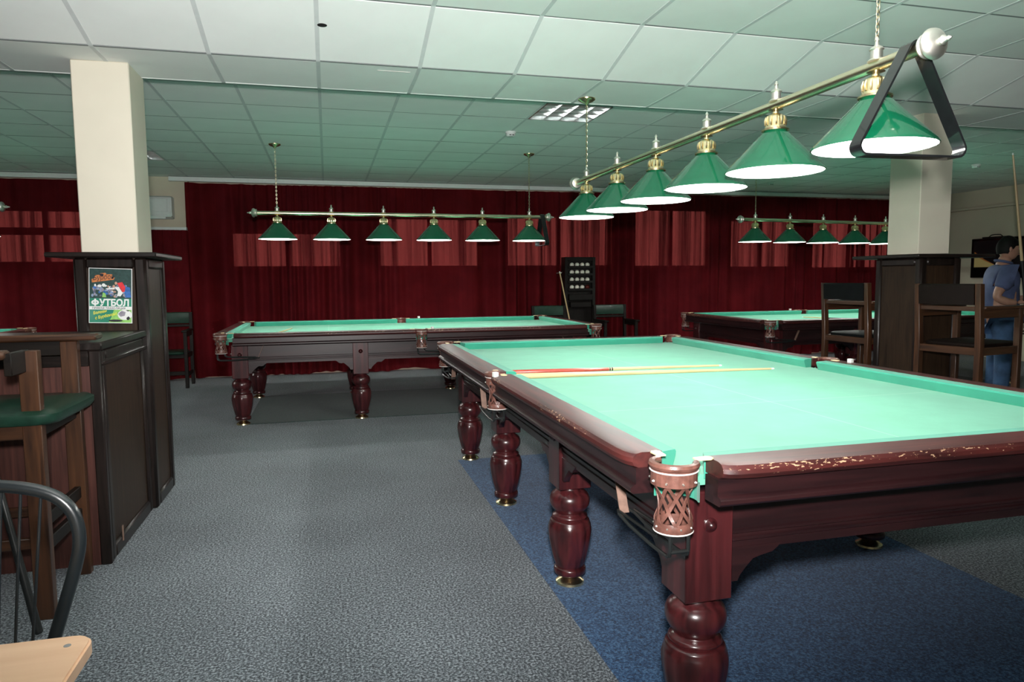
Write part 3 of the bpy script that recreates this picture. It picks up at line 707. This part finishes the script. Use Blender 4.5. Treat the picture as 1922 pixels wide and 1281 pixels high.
# ball triangles on bar ends
def triangle(loc, rz, label, tilt=0):
    q = MB(); w, h, r, d, th = .20, .335, .03, .052, .007
    cs = [(-w+r*.2, -h+r), (w-r*.2, -h+r), (0, -.005)]; out = []
    def arcp(c, a0, a1, rr): return [(c[0]+rr*math.cos(R(a0+(a1-a0)*k/6)), c[1]+rr*math.sin(R(a0+(a1-a0)*k/6))) for k in range(7)]
    al = math.degrees(math.atan2(h-.03, w))
    def ring(off): return arcp((-w+r, -h+r), 270, 90+al, r-off)[::-1] and (arcp((-w+r, -h+r), 90+al, 270, r-off) + arcp((w-r, -h+r), -90, 90-al, r-off) + arcp((0, -.0), 90-al, 90+al, .032-off))
    o, i = ring(0), ring(th); n = len(o)
    q.add([(x, -d/2, z) for x, z in o]+[(x, d/2, z) for x, z in o]+[(x, -d/2, z) for x, z in i]+[(x, d/2, z) for x, z in i],
          [(k, (k+1) % n, n+(k+1) % n, n+k) for k in range(n)]+[(2*n+k, 3*n+k, 3*n+(k+1) % n, 2*n+(k+1) % n) for k in range(n)]+[(k, 2*n+k, 2*n+(k+1) % n, (k+1) % n) for k in range(n)]+[(n+k, n+(k+1) % n, 3*n+(k+1) % n, 3*n+k) for k in range(n)])
    b = q.build('ball_triangle', M['plastic'], None, ang=40, loc=loc, rz=rz); b.rotation_euler = (tilt, 0, rz)
    return tag(b, label, 'ball triangle', 'black racking triangles hung on lamp bars')
triangle((1.85, 1.935, 2.105), R(-3), 'black racking triangle hanging from the near end of the closest lamp bar')
triangle((2.46, 7.97, 2.105), PI/2, 'black racking triangle hanging from the right end of the middle lamp bar')

# ------------------------------------------------------------------ ceiling fixtures
def louvre(x, y, label, empty_w=T):
    t = thing('ceiling_light', label, 'ceiling light', (x, y, ZC), 0, 'recessed louvre ceiling lights, switched off')
    a = .293
    f = MB()
    for q in ((-a, a, -a, -a+.012), (-a, a, a-.012, a), (-a, -a+.012, -a, a), (a-.012, a, -a, a)): f.box(q[0], q[1], q[2], q[3], -.006, .07)
    f.build('frame', M['louvre'], t)
    MB().box(-a, a, -a, a, .07, .075).build('reflector', M['louvre'], t)
    for k in range(1, 4):
        p = -a+2*a*k/4
        MB().add([(p-.012, -a, .055), (p+.012, -a, .055), (p+.003, -a, -.002), (p-.003, -a, -.002), (p-.012, a, .055), (p+.012, a, .055), (p+.003, a, -.002), (p-.003, a, -.002)], [])
        q = MB(); q.prism([(p-.014, .055), (p+.014, .055), (p+.003, -.002), (p-.003, -.002)], -a, a, 'xz'); q.build('louvre_blade', M['louvre'], t)
        q = MB(); q.prism([(p-.014, .055), (p+.014, .055), (p+.003, -.003), (p-.003, -.003)], -a, a, 'yz'); q.build('louvre_blade', M['louvre'], t)
    for k in range(4):
        p = -a+2*a*(k+.5)/4; MB().tube([(p, -a+.01, .05), (p, a-.01, .05)], .008, 10).build('tube', M['white'], t)
louvre(U0+T*3.5, V0-T*.5, 'recessed louvre ceiling light above the near lamp canopy, unlit')
louvre(U0-T*3.5, V0+T*4.5, 'recessed louvre ceiling light half hidden by the left cream pillar')
louvre(U0+T*9.5, V0+T*5.5, 'small far recessed louvre ceiling light over the far right table')
def detector(x, y, label):
    t = thing('smoke_detector', label, 'smoke detector', (x, y, ZC), 0, 'white ceiling smoke detectors')
    MB().lathe([(.052, 0), (.054, -.012), (.050, -.02)], 24).build('base', M['white'], t)
    MB().lathe([(.044, -.02), (.046, -.034), (.038, -.046), (.01, -.05)], 24).build('head', M['white'], t)
    for s in (-1, 1): MB().box(s*.014-.009, s*.014+.009, -.046, -.030, -.040, -.034).build('slot', M['hole'], t)
detector(1.79, 6.83, 'white smoke detector on the ceiling left of the louvre light')
detector(8.25, 7.5, 'white smoke detector on the ceiling at far right by the cue tip')
detector(6.6, 9.55, 'tiny far smoke detector on the ceiling near the curtain rail')

# air conditioner
ac = thing('air_conditioner', 'white wall air conditioner behind the left pillar', 'air conditioner', (-2.40, 10.74, 2.24))
q = MB(); q.prism([(0, .02), (-.03, 0), (-.19, .03), (-.21, .10), (-.20, .28), (-.16, .31), (0, .31)], -.38, .38, 'yz'); q.build('body', M['white'], ac, bevel=.012, seg=2)
MB().box(-.33, .33, -.214, -.206, .09, .27).build('front_panel', M['white'], ac, bevel=.008)
MB().box(-.30, .30, -.19, -.10, -.002, .03).build('louvre_flap', M['white'], ac, bevel=.004)

# television on the right wall
tv = thing('television', 'black wall television showing a billiard ball on a yellow table', 'television', (UR-.10, 9.22, 1.34))
MB().box(0, .05, -.55, .50, 0, .66).build('case', M['screen_black'], tv, bevel=.008)
MB().box(.05, .10, -.2, .2, .2, .45).build('bracket', M['black_metal'], tv)
def tvp(name, pts, d, col, s):
    q = MB(); q.prism(pts, -d, -d+.0006, 'yz'); return q.build(name, emit('tv_'+name, col, s, .2), tv)
tvp('screen', [(-.50, .17), (.45, .17), (.45, .62), (-.50, .62)], .0008, (.004, .004, .005), .2)
tvp('felt_picture', [(.43, .18), (-.10, .18), (.05, .215), (.22, .28), (.43, .38)], .0016, (.33, .26, .10), .32)
tvp('glow_picture', [(.43, .38), (.22, .28), (.05, .215), (.08, .235), (.24, .31), (.43, .44)], .0016, (.26, .09, .02), .3)
tvp('ball_picture', [(-.02+.045*math.cos(2*PI*k/18), .235+.04*math.sin(2*PI*k/18)) for k in range(18)], .0022, (.75, .7, .6), .35)
rc = thing('receiver_box', 'small dark box with a clip lying on top of the wall television', 'receiver', (UR-.085, 9.32, 2.0))
MB().box(0, .06, -.22, .22, 0, .022).build('case', M['black_metal'], rc, bevel=.004)
MB().tube([(.02, -.14, .022), (.02, -.10, .05), (.02, 0, .055), (.02, .06, .05), (.02, .10, .022)], .008, 8).build('loop', M['black_metal'], rc)

# ------------------------------------------------------------------ chairs
def bx(p0, p1, w, d, z0=None):
    pass
def cushion(w, d, z0, z1, name, mat, parent, loc=(0, 0, 0), puff=.012):
    q = MB(); n = 8; vs = []
    for zi, (z, k) in enumerate(((z0, .96), (z0+(z1-z0)*.3, 1.0), (z1-(z1-z0)*.25, 1.0), (z1, .93))):
        for i in range(24):
            a = 2*PI*i/24; c, s = math.cos(a), math.sin(a); e = .22
            x = math.copysign(abs(c)**e, c)*w/2*k; y = math.copysign(abs(s)**e, s)*d/2*k; vs.append((x, y, z))
    vs.append((0, 0, z1+puff)); vs.append((0, 0, z0))
    fs = [(k*24+i, k*24+(i+1) % 24, (k+1)*24+(i+1) % 24, (k+1)*24+i) for k in range(3) for i in range(24)]
    fs += [(72+i, 72+(i+1) % 24, 96) for i in range(24)] + [((i+1) % 24, i, 97) for i in range(24)]
    q.add(vs, fs); return q.build(name, mat, parent, loc=loc, ang=50)
def make_chair(w, d, zseat, zarm, zback, hb, woods, leather, foot=True, gap=.0, p=.042):
    """armchair facing -y locally; origin under seat centre at back posts"""
    t = obj('chair', None)
    X = w/2
    for s in (1, -1):
        q = MB(); q.add([(s*X-p/2, -p*.6, 0), (s*X+p/2, -p*.6, 0), (s*X+p/2, p*.6, 0), (s*X-p/2, p*.6, 0), (s*X-p/2, -p*.6, zseat), (s*X+p/2, -p*.6, zseat), (s*X+p/2, p*.6, zseat), (s*X-p/2, p*.6, zseat),
              (s*X-p/2, -p*.6+.03, zback), (s*X+p/2, -p*.6+.03, zback), (s*X+p/2, p*.5+.03, zback), (s*X-p/2, p*.5+.03, zback)],
              [(3, 2, 1, 0), (8, 9, 10, 11)]+[(k*4+i, k*4+(i+1) % 4, k*4+4+(i+1) % 4, k*4+4+i) for k in range(2) for i in range(4)])
        q.build('back_post', woods[2], t, bevel=.003)
        MB().box(s*X-p/2, s*X+p/2, -d-p/2, -d+p/2, 0, zarm-.02).build('front_post', woods[2], t, bevel=.003)
        MB().box(s*X-.035, s*X+.035, -d-.06, .0, zarm-.022, zarm).build('armrest', woods[1], t, bevel=.005)
        MB().box(s*X-.014, s*X+.014, -d, -.01, zarm-.085, zarm-.022).build('arm_apron', woods[1], t, bevel=.003)
        MB().box(s*X-.014, s*X+.014, -d, -.01, zseat-.085, zseat-.03).build('side_rail', woods[1], t, bevel=.003)
        MB().box(s*X-.012, s*X+.012, -d, -.01, zseat*.32, zseat*.32+.045).build('side_stretcher', woods[1], t, bevel=.003)
    MB().box(-X, X, -d-.014, -d+.014, zseat-.085, zseat-.03).build('front_rail', woods[0], t, bevel=.003)
    MB().box(-X, X, -.014, .014, zseat-.085, zseat-.03).build('back_rail', woods[0], t, bevel=.003)
    MB().box(-X, X, -d-.012, -d+.012, zseat*.36, zseat*.36+.05).build('footrest', woods[0], t, bevel=.003)
    MB().box(-X+p/2, X-p/2, -.002, .022, zback-hb-.045, zback-hb-.012).build('back_rail', woods[0], t, bevel=.003)
    cushion(w-p-.004, d+.05, zseat-.035, zseat, 'seat', leather, t, (0, -d/2-.035, 0), .010)
    q = MB(); n = 8; vs = []
    for ix in range(n+1):
        f = ix/n; x = -X+p/2+(w-p)*f; bow = .018*math.sin(PI*f)
        for z, o in ((zback-hb, -.012), (zback-hb*.5, -.024), (zback-.01, -.012), (zback, .004), (zback-.01, .030), (zback-hb, .030)):
            vs.append((x, o+bow+.03*(z-zseat)/(zback-zseat), z))
    q.add(vs, [(k*6+i, k*6+(i+1) % 6, (k+1)*6+(i+1) % 6, (k+1)*6+i) for k in range(n) for i in range(6)]+[tuple(range(6))[::-1], tuple(n*6+i for i in range(6))])
    q.build('backrest', leather, t, ang=40)
    return t
def place(o, name, x, y, facing, label, group):
    """facing: compass angle from +y towards +x"""
    o.name = name; o.location = (x, y, 0); a = R(facing); o.rotation_euler = (0, 0, math.atan2(math.cos(a), math.sin(a))+PI/2)
    return tag(o, label, 'chair', group)
GH = 'tall wooden spectator chairs'
place(make_chair(.46, .43, .90, 1.165, 1.325, .15, M['chairw'], M['brown_leather']), 'high_chair', 4.41, 4.17, 81, 'tall walnut armchair with brown leather, nearest the right edge and the standing man', GH)
place(make_chair(.51, .43, .87, 1.165, 1.325, .15, M['chairw'], M['black_leather']), 'high_chair', 4.575, 5.42, 86, 'tall walnut armchair with black leather back, left of the right pillar case', GH)
GA = 'dark armchairs with green leather by the curtain'
place(make_chair(.50, .42, .48, .755, .975, .15, M['darkchair'], M['green_leather']), 'armchair', 4.26, 10.22, 180, 'dark armchair with green leather back, right of the ball rack', GA)
place(make_chair(.50, .42, .48, .755, .975, .15, M['darkchair'], M['green_leather']), 'armchair', 3.26, 10.22, 180, 'dark armchair with green leather back, left of the ball rack', GA)
place(make_chair(.50, .42, .48, .755, .975, .15, M['darkchair'], M['green_leather']), 'armchair', -2.05, 10.26, 180, 'green leather armchair by the curtain, right of the left pillar case', GA)

# tall chair at the left edge, seen from its side, seat towards the aisle
hc = thing('high_chair', 'tall dark chair with green leather seat at the left edge, against the counter', 'chair', (0, 0, 0), 0, GH)
W3 = M['chairw']
UA = -1.165; VN, VFAR = 3.20, 3.66
for v in (VN, VFAR):
    MB().box(UA-.035, UA+.035, v-.022, v+.022, 0, 1.115).build('front_post', W3[2], hc, bevel=.003)
    MB().box(UA-.60, UA-.53, v-.022, v+.022, 0, 1.38).build('back_post', W3[2], hc, bevel=.003)
    MB().box(UA-.55, UA-.02, v-.014, v+.014, .755, .815).build('side_rail', W3[0], hc, bevel=.003)
    MB().box(UA-.55, UA-.02, v-.012, v+.012, .30, .345).build('side_stretcher', W3[0], hc, bevel=.003)
MB().box(UA-.62, UA+.125, VFAR-.05, VFAR+.055, 1.118, 1.148).build('armrest', W3[0], hc, bevel=.008)
MB().box(UA-.55, UA-.03, VFAR-.016, VFAR+.016, 1.05, 1.118).build('arm_apron', M['darkchair'][0], hc, bevel=.003)
MB().box(UA-.62, UA-.025, VN-.17, VN-.10, 1.095, 1.128).build('armrest', W3[0], hc, bevel=.008)
MB().box(UA-.034, UA-.006, VN-.15, VN+.02, 1.03, 1.117).build('arm_apron', M['darkchair'][1], hc, bevel=.003)
for z in (.375, .27):
    MB().box(UA-.012, UA+.016, VN, VFAR, z, z+.055).build('footrest', M['darkchair'][1], hc, bevel=.003)
MB().box(UA-.012, UA+.016, VN, VFAR, .755, .815).build('front_rail', M['darkchair'][1], hc, bevel=.003)
cushion(.62, .56, .815, .872, 'seat', M['green_leather'], hc, (UA-.215, (VN+VFAR)/2, 0), .012)
MB().box(UA-.58, UA-.54, VN, VFAR, 1.22, 1.38).build('backrest', M['green_leather'], hc, bevel=.012)

# ------------------------------------------------------------------ cues, chalk, rests
def cue(p0, p1, label, cat='cue', butt=M['cue_red'], bl=.34, r0_=.0145, r1_=.0062, group=None, name='cue', rings=True):
    p0, p1 = Vector(p0), Vector(p1); d = p1-p0; L = d.length
    t = obj(name, None, None, p0); t.rotation_euler = d.to_track_quat('X', 'Z').to_euler(); tag(t, label, cat, group)
    def rr(f): return r0_+(r1_-r0_)*f
    MB().tube([(0, 0, 0), (.006, 0, 0), (bl, 0, 0)], [r0_*.7, r0_, rr(bl/L)], 14).build('butt', butt, t)
    MB().tube([(bl, 0, 0), (L*.7, 0, 0), (L-.02, 0, 0)], [rr(bl/L), rr(.68), r1_], 14).build('shaft', M['cue'], t)
    MB().tube([(L-.02, 0, 0), (L-.006, 0, 0), (L, 0, 0)], [r1_, r1_, r1_*.7], 12).build('tip', M['white'], t)
    if rings:
        for k in (0, .014): MB().tube([(L*.46+k, 0, 0), (L*.46+k+.008, 0, 0)], rr(.46)+.0006, 14).build('joint_ring', M['black_metal'], t)
    return t
zc = ZBED+.0015
cue((.962, 3.83, zc+.0148), (2.315, 3.795, zc+.0065), 'wooden cue with a red butt lying on the near table, the farther of two', butt=M['cue_red'], bl=.62, group='cues on the near table')
cue((.962, 3.65, zc+.0168), (2.520, 3.565, zc+.0065), 'plain pale wooden cue lying on the near table, the closer of two', butt=M['cue'], bl=.4, r0_=.0165, rings=False, group='cues on the near table')
cue((-.55, 7.20, zc+.012), (-.40, 8.30, zc+.007), 'yellow wooden stick lying across the left end of the middle table', butt=M['cue'], bl=.3, rings=False, r0_=.011)
cue((6.35, 7.15, zc+.0148), (6.10, 8.05, zc+.007), 'cue lying on the far right table', butt=M['black_metal'], bl=.55, rings=False)
lc = cue((-1.135, 3.03, .013), (-1.455, 3.20, 1.47), 'pale cue with black butt leaning at the left edge behind the black bow-back chair', butt=M['black_metal'], bl=.70, r0_=.016, r1_=.008, rings=False)
MB().tube([(.665, 0, 0), (.70, 0, 0)], .0138, 14).build('ferrule', M['chrome'], lc)
def chalk(x, y, z, label):
    tag(MB().cbox((0, 0, .0125), (.025, .025, .025)).build('chalk_cube', M['chalk'], None, bevel=.002, loc=(x, y, z), rz=R(15)), label, 'chalk', 'white chalk cubes on table rails')
chalk(.805, 3.415, ZT, 'white chalk cube by the left middle pocket of the near table')
chalk(2.86, 3.345, ZT, 'white chalk cube on the far long rail of the near table')
chalk(1.12, 9.0, ZT, 'white chalk cube on the back rail of the middle table')
chalk(6.55, 8.92, ZT, 'white chalk cube on the back rail of the far right table')
chalk(1.0, 6.96, ZT, 'white chalk cube on the front rail of the middle table, right of its pocket')
br = cue((3.66, 9.955, .012), (3.31, 9.86, 1.49), 'pale bridge stick with a small cross head leaning before the ball rack', 'bridge stick', butt=M['cue'], bl=.3, r0_=.012, r1_=.009, rings=False, name='bridge_stick')
q = MB(); q.tube([(0, -.06, -.018), (0, -.02, 0), (0, .02, 0), (0, .06, -.018)], .005, 8); q.tube([(0, -.02, 0), (0, .0, .04), (0, .02, 0)], .004, 8)
q.build('cross_head', M['chrome'], br, loc=(1.50, 0, 0))

# ball rack cabinet with balls
rk = thing('ball_rack', 'tall black ball cabinet between the two green armchairs', 'ball rack', (3.80, 10.40, 0))
MB().box(-.25, .25, -.02, .10, 0, 1.715).build('back_board', M['darkchair'][2], rk, bevel=.004)
for s in (1, -1): MB().box(s*.25-.05*(s > 0), s*.25+.05*(s < 0), -.09, -.02, .5, 1.715).build('side_board', M['darkchair'][2], rk, bevel=.004)
MB().box(-.2, .2, -.09, -.02, 1.655, 1.715).build('head_board', M['darkchair'][0], rk, bevel=.004)
RZ = [1.562, 1.447, 1.333, 1.215]
for z in RZ:
    sf = MB().box(-.20, .20, -.10, -.02, z-.018, z).build('shelf', M['darkchair'][0], rk)
    MB().box(-.20, .20, -.112, -.10, z-.018, z+.016).build('lip', M['darkchair'][0], sf)
MB().box(-.19, .19, -.12, -.02, 1.05, 1.14).build('drawer', M['darkchair'][0], rk, bevel=.004)
MB().box(-.17, .17, -.13, -.02, .94, 1.02).build('drawer', M['darkchair'][0], rk, bevel=.004)
bm_ = MB().lathe([(.0345*math.sin(PI*k/12)+.0004, -.0345*math.cos(PI*k/12)) for k in range(13)], 20).mesh('billiard_ball', M['ball'], ang=60)
rm_ = MB().lathe([(.0345*math.sin(PI*k/12)+.0004, -.0345*math.cos(PI*k/12)) for k in range(13)], 20).mesh('billiard_ball', M['redball'], ang=60)
nm_ = MB().lathe([(.005, 0), (.005, .0015)], 10, axis='y').mesh('number_spot', M['grey_spot'] if 'grey_spot' in M else M['plastic'])
rown = ['top', 'second', 'third', 'bottom']; coln = ['first', 'second', 'third', 'last']
for i, z in enumerate(RZ):
    for j in range(4):
        last = i == 3 and j == 3
        b = obj('billiard_ball', rm_ if last else bm_, None, (3.80-.128+j*.0853, 10.40-.060, z+.0345))
        tag(b, 'dark red cue ball at the end of the rack bottom row' if last else 'ivory ball on the rack, %s row, %s from the left' % (rown[i], coln[j]), 'ball', 'balls in the wall rack')
        if not last:
            rn = random.Random(i*5+j); s_ = obj('number_spot', nm_, b, (rn.uniform(-.014, .016), -.0345+.004, rn.uniform(-.002, .012)))

# ------------------------------------------------------------------ foreground: beech table and black bow-back chair
wt = thing('wooden_table', 'light beech table top in the bottom left corner', 'table', (-.86, .95, 0))
q = MB(); c = []
for cx_, cy_, a0 in ((.40, .395, 0), (-.40, .395, 90), (-.40, -.395, 180), (.40, -.395, 270)):
    for k in range(6): a = R(a0+18*k); c.append((cx_+.035*math.cos(a), cy_+.035*math.sin(a)))
q.prism(c, .722, .75, 'xy'); top = q.build('table_top', M['tablewood'], wt, bevel=.004, seg=2)
MB().lathe([(.006, 0), (.006, .0012)], 12).build('screw_plug', M['plenum'], top, loc=(.40, .39, .7495))
for sx_ in (1, -1):
    for sy_ in (1, -1): MB().box(sx_*.36-.025, sx_*.36+.025, sy_*.34-.025, sy_*.34+.025, 0, .722).build('leg', M['tablewood'], wt, bevel=.004)
bc = thing('bow_back_chair', 'black bow-back chair behind the beech table at lower left', 'chair', (-.83, 1.62, 0))
pts = []
CWB, HB = .285, .50
prf = [(.19, .44), (.225, .56), (.262, .68), (.292, .78), (.302, .84), (.292, .895), (.262, .932), (.215, .953), (.15, .965), (.07, .970), (0, .971)]
pp = [(x, .03*(z-.44)/.5, z) for x, z in prf] + [(-x, .03*(z-.44)/.5, z) for x, z in prf[::-1][1:]]
# smooth the bow
def smooth(P, n=4):
    P = [Vector(p) for p in P]; out = []
    for i in range(len(P)-1):
        a, b, c_, d = P[max(i-1, 0)], P[i], P[i+1], P[min(i+2, len(P)-1)]
        for k in range(n):
            t = k/n; out.append(.5*((2*b)+(c_-a)*t+(2*a-5*b+4*c_-d)*t*t+(3*b-a-3*c_+d)*t**3))
    out.append(P[-1]); return out
MB().tube(smooth(pp), .0135, 12).build('bow', M['bow'], bc)
for k in range(-6, 8):
    x = (k-.5)*.036; zt = .970-(.012 if abs(x) > .2 else .008 if abs(x) > .15 else 0)-(.014 if abs(x) > .23 else 0)
    MB().tube([(x*.80, .005, .43), (x, .029, zt)], .0032, 8).build('spindle', M['bow'], bc)
cushion(.42, .40, .40, .438, 'seat', M['bow'], bc, (0, -.17, 0), .002)
for sx_ in (1, -1):
    for y in (-.33, -.01): MB().tube([(sx_*.15, y, .405), (sx_*.19, y+(.03 if y > -.1 else -.03), 0)], [.016, .012], 10).build('leg', M['bow'], bc)

# ------------------------------------------------------------------ standing man at the right edge
def skin_mesh(name, verts, edges, mat, parent, root=0, sub=2):
    me = bpy.data.meshes.new(name); me.from_pydata([v[0] for v in verts], edges, [])
    o = bpy.data.objects.new(name, me); COL.objects.link(o)
    o.modifiers.new('s', 'SKIN'); ss = o.modifiers.new('u', 'SUBSURF'); ss.levels = ss.render_levels = sub
    for i, v in enumerate(verts):
        r = v[1]; me.skin_vertices[0].data[i].radius = r if isinstance(r, tuple) else (r, r)
        me.skin_vertices[0].data[i].use_root = (i == root)
    dg = bpy.context.evaluated_depsgraph_get(); dg.update()
    m2 = bpy.data.meshes.new_from_object(o.evaluated_get(dg)); bpy.data.objects.remove(o); m2.name = name
    m2.materials.clear(); m2.materials.append(mat)
    for p in m2.polygons: p.use_smooth = True
    return obj(name, m2, parent)
mf = Vector((.865, -.50, 0)).normalized()
man = thing('person', 'man in blue polo shirt and jeans standing with a cue, right edge', 'person', (7.05, 6.02, 0), math.atan2(mf.y, mf.x))
# local: +x forward, +y left, -y right (camera side)
JL = [((-.01, .10, .92), (.10, .11)), ((0, .11, .50), (.075, .075)), ((.01, .12, .12), (.06, .065))]
body = [((0, 0, .98), (.15, .13)), ((0, 0, 1.15), (.15, .13)), ((-.01, 0, 1.34), (.175, .125)), ((-.005, 0, 1.46), (.10, .09)), ((.012, 0, 1.53), (.058, .06)), ((.03, 0, 1.60), (.062, .07)),
        ((0, .19, 1.42), .062), ((.05, .235, 1.15), .048), ((.22, .14, 1.12), .038), ((.31, .06, 1.16), .028),
        ((-.01, -.19, 1.42), .064), ((-.14, -.26, 1.15), .05), ((-.04, -.262, 1.105), .043), ((.06, -.255, 1.095), .030),
        ((0, .10, .90), .10), ((0, .11, .48), .062), ((0, .115, .08), .045), ((.14, .13, .04), .038),
        ((0, -.10, .90), .10), ((0, -.11, .48), .062), ((0, -.115, .08), .045), ((.14, -.13, .04), .038)]
be = [(0, 1), (1, 2), (2, 3), (3, 4), (4, 5), (2, 6), (6, 7), (7, 8), (8, 9), (2, 10), (10, 11), (11, 12), (12, 13), (0, 14), (14, 15), (15, 16), (16, 17), (0, 18), (18, 19), (19, 20), (20, 21)]
skin_mesh('body', body, be, M['skin'], man)
sh = [((0, 0, .90), (.185, .155)), ((0, 0, 1.05), (.185, .16)), ((-.005, 0, 1.20), (.185, .16)), ((-.015, 0, 1.36), (.205, .15)), ((-.01, 0, 1.455), (.13, .105)), ((.0, 0, 1.50), (.085, .080)),
      ((0, .20, 1.425), .085), ((.03, .235, 1.24), .078), ((-.015, -.20, 1.425), .090), ((-.095, -.25, 1.22), .084)]
skin_mesh('shirt', sh, [(0, 1), (1, 2), (2, 3), (3, 4), (4, 5), (3, 6), (6, 7), (3, 8), (8, 9)], M['shirt'], man)
cl = MB(); cl.tube([(.075*math.cos(2*PI*k/20)+.004, .082*math.sin(2*PI*k/20), 1.525-.018*math.cos(2*PI*k/20)) for k in range(20)], .014, 8, closed=True); cl.build('collar', M['shirt'], man)
jn = [((0, 0, .96), (.165, .145)), ((0, .095, .86), (.11, .12)), ((.01, .11, .48), (.085, .085)), ((-.005, .115, .07), (.075, .08)), ((0, -.095, .86), (.11, .12)), ((.01, -.11, .48), (.085, .085)), ((-.005, -.115, .07), (.075, .08))]
skin_mesh('jeans', jn, [(0, 1), (1, 2), (2, 3), (0, 4), (4, 5), (5, 6)], M['jeans'], man)
for s in (1, -1):
    q = MB(); q.box(-.08, .20, s*.125-.05, s*.125+.05, 0, .085); q.build('shoe', M['black_leather'], man, bevel=.03, seg=3)
# head
def head_mesh():
    q = MB(); nz, na = 22, 28; vs = []
    for i in range(nz+1):
        t = PI*i/nz; z = -math.cos(t)
        for k in range(na):
            a = 2*PI*k/na; cx_, cy_ = math.cos(a), math.sin(a); r = math.sin(t)
            x = r*cx_*.100; y = r*cy_*.078; zz = z*.125
            if z < 0: x *= 1-.18*(-z) if cx_ < 0 else 1-.06*(-z); y *= 1-.22*(-z)
            if cx_ > 0:   # face
                x += .010*math.exp(-((zz-.012)/.02)**2)*math.exp(-(y/.05)**2)            # brow
                x += .030*math.exp(-((zz+.022)/.022)**2)*math.exp(-(y/.014)**2)*cx_      # nose
                x -= .009*math.exp(-((zz+.002)/.012)**2)*math.exp(-((abs(y)-.032)/.014)**2)  # eye sockets
                x += .008*math.exp(-((zz+.062)/.012)**2)*math.exp(-(y/.025)**2)          # lips
                x += .010*math.exp(-((zz+.098)/.02)**2)*math.exp(-(y/.03)**2)            # chin
            vs.append((x, y, zz))
    fs = [(i*na+k, i*na+(k+1) % na, (i+1)*na+(k+1) % na, (i+1)*na+k) for i in range(nz) for k in range(na)]
    q.add(vs, fs); return q
hd = head_mesh().build('head', M['skin'], man, loc=(.045, 0, 1.665), ang=180)
for s in (1, -1):
    ear = MB().lathe([(.001, -.012), (.016, -.008), (.024, 0), (.020, .008), (.001, .010)], 14, axis='y').build('ear', M['skin'], hd, loc=(-.008, s*.080, -.005)); ear.scale = (.75, 1, 1.35)
    MB().lathe([(.012*math.sin(PI*k/8)+.0003, -.012*math.cos(PI*k/8)) for k in range(9)], 12).build('eye', M['white'], hd, loc=(.082, s*.031, 0))
    MB().box(.085, .100, s*.031-.014, s*.031+.014, .016, .022).build('eyebrow', M['hair'], hd, bevel=.002)
MB().tube([(.094, -.022, -.062), (.104, 0, -.060), (.094, .022, -.062)], .004, 6).build('mouth', plain('lips', (.35, .12, .10), .5), hd)
q = MB(); nz, na = 16, 28; vs = []
for i in range(nz+1):
    t = PI*i/nz*.64
    for k in range(na):
        a = 2*PI*k/na; c_, s_ = math.cos(a), math.sin(a); z = math.cos(t); r = math.sin(t)
        lim = .18 if c_ > .3 else -.55 if c_ < -.2 else -.05
        zz = max(z, lim); rr_ = math.sqrt(max(0, 1-min(1, zz*zz)))
        vs.append((rr_*c_*.110-.006, rr_*s_*.087, zz*.136+.004+.003*math.sin(5*a+3*t)))
q.add(vs, [(i*na+k, i*na+(k+1) % na, (i+1)*na+(k+1) % na, (i+1)*na+k) for i in range(nz) for k in range(na)])
q.build('hair', M['hair'], hd, ang=180)
# hands: palm, four fingers and a thumb closed round the cue
def hand(side, palm, cuec):
    s = side; px, py, pz = palm; cx_, cy_ = cuec
    vs = [((px-.03, py, pz), (.024, .018)), ((px+.012, py, pz+.004), (.036, .016)), ((px+.045, py, pz+.006), (.036, .015))]; es = [(0, 1), (1, 2)]
    for k in range(4):
        z = pz+.032-.020*k; b = len(vs); L = (.9, 1, .95, .8)[k]
        vs += [((px+.06, py+s*.006, z), .0085), ((cx_+.026, cy_+s*.004, z), .0082), ((cx_+.026, cy_-s*.020*L, z-.002), .008), ((cx_+.002, cy_-s*.026*L, z-.003), .0075)]
        es += [(2, b), (b, b+1), (b+1, b+2), (b+2, b+3)]
    b = len(vs); vs += [((px+.020, py-s*.014, pz+.034), .0105), ((cx_-.012, cy_-s*.024, pz+.040), .0095), ((cx_+.012, cy_-s*.028, pz+.036), .0085)]; es += [(1, b), (b, b+1), (b+1, b+2)]
    skin_mesh('hand', vs, es, M['skin'], man, 0, 1)
hand(-1, (.085, -.255, 1.095), (.137, -.242))
hand(1, (.300, .050, 1.115), (.352, .030))
# his cue, upright in his hands
ln = man.location; Rm = Matrix.Rotation(man.rotation_euler.z, 3, 'Z')
hx = ln+Rm @ Vector((.137, -.248, 0))
cue((hx.x+.018, hx.y, .99), (hx.x-.275, hx.y, 2.62), 'long pale cue held upright by the standing man', butt=M['black_metal'], bl=.55, r0_=.017, r1_=.009, rings=False)
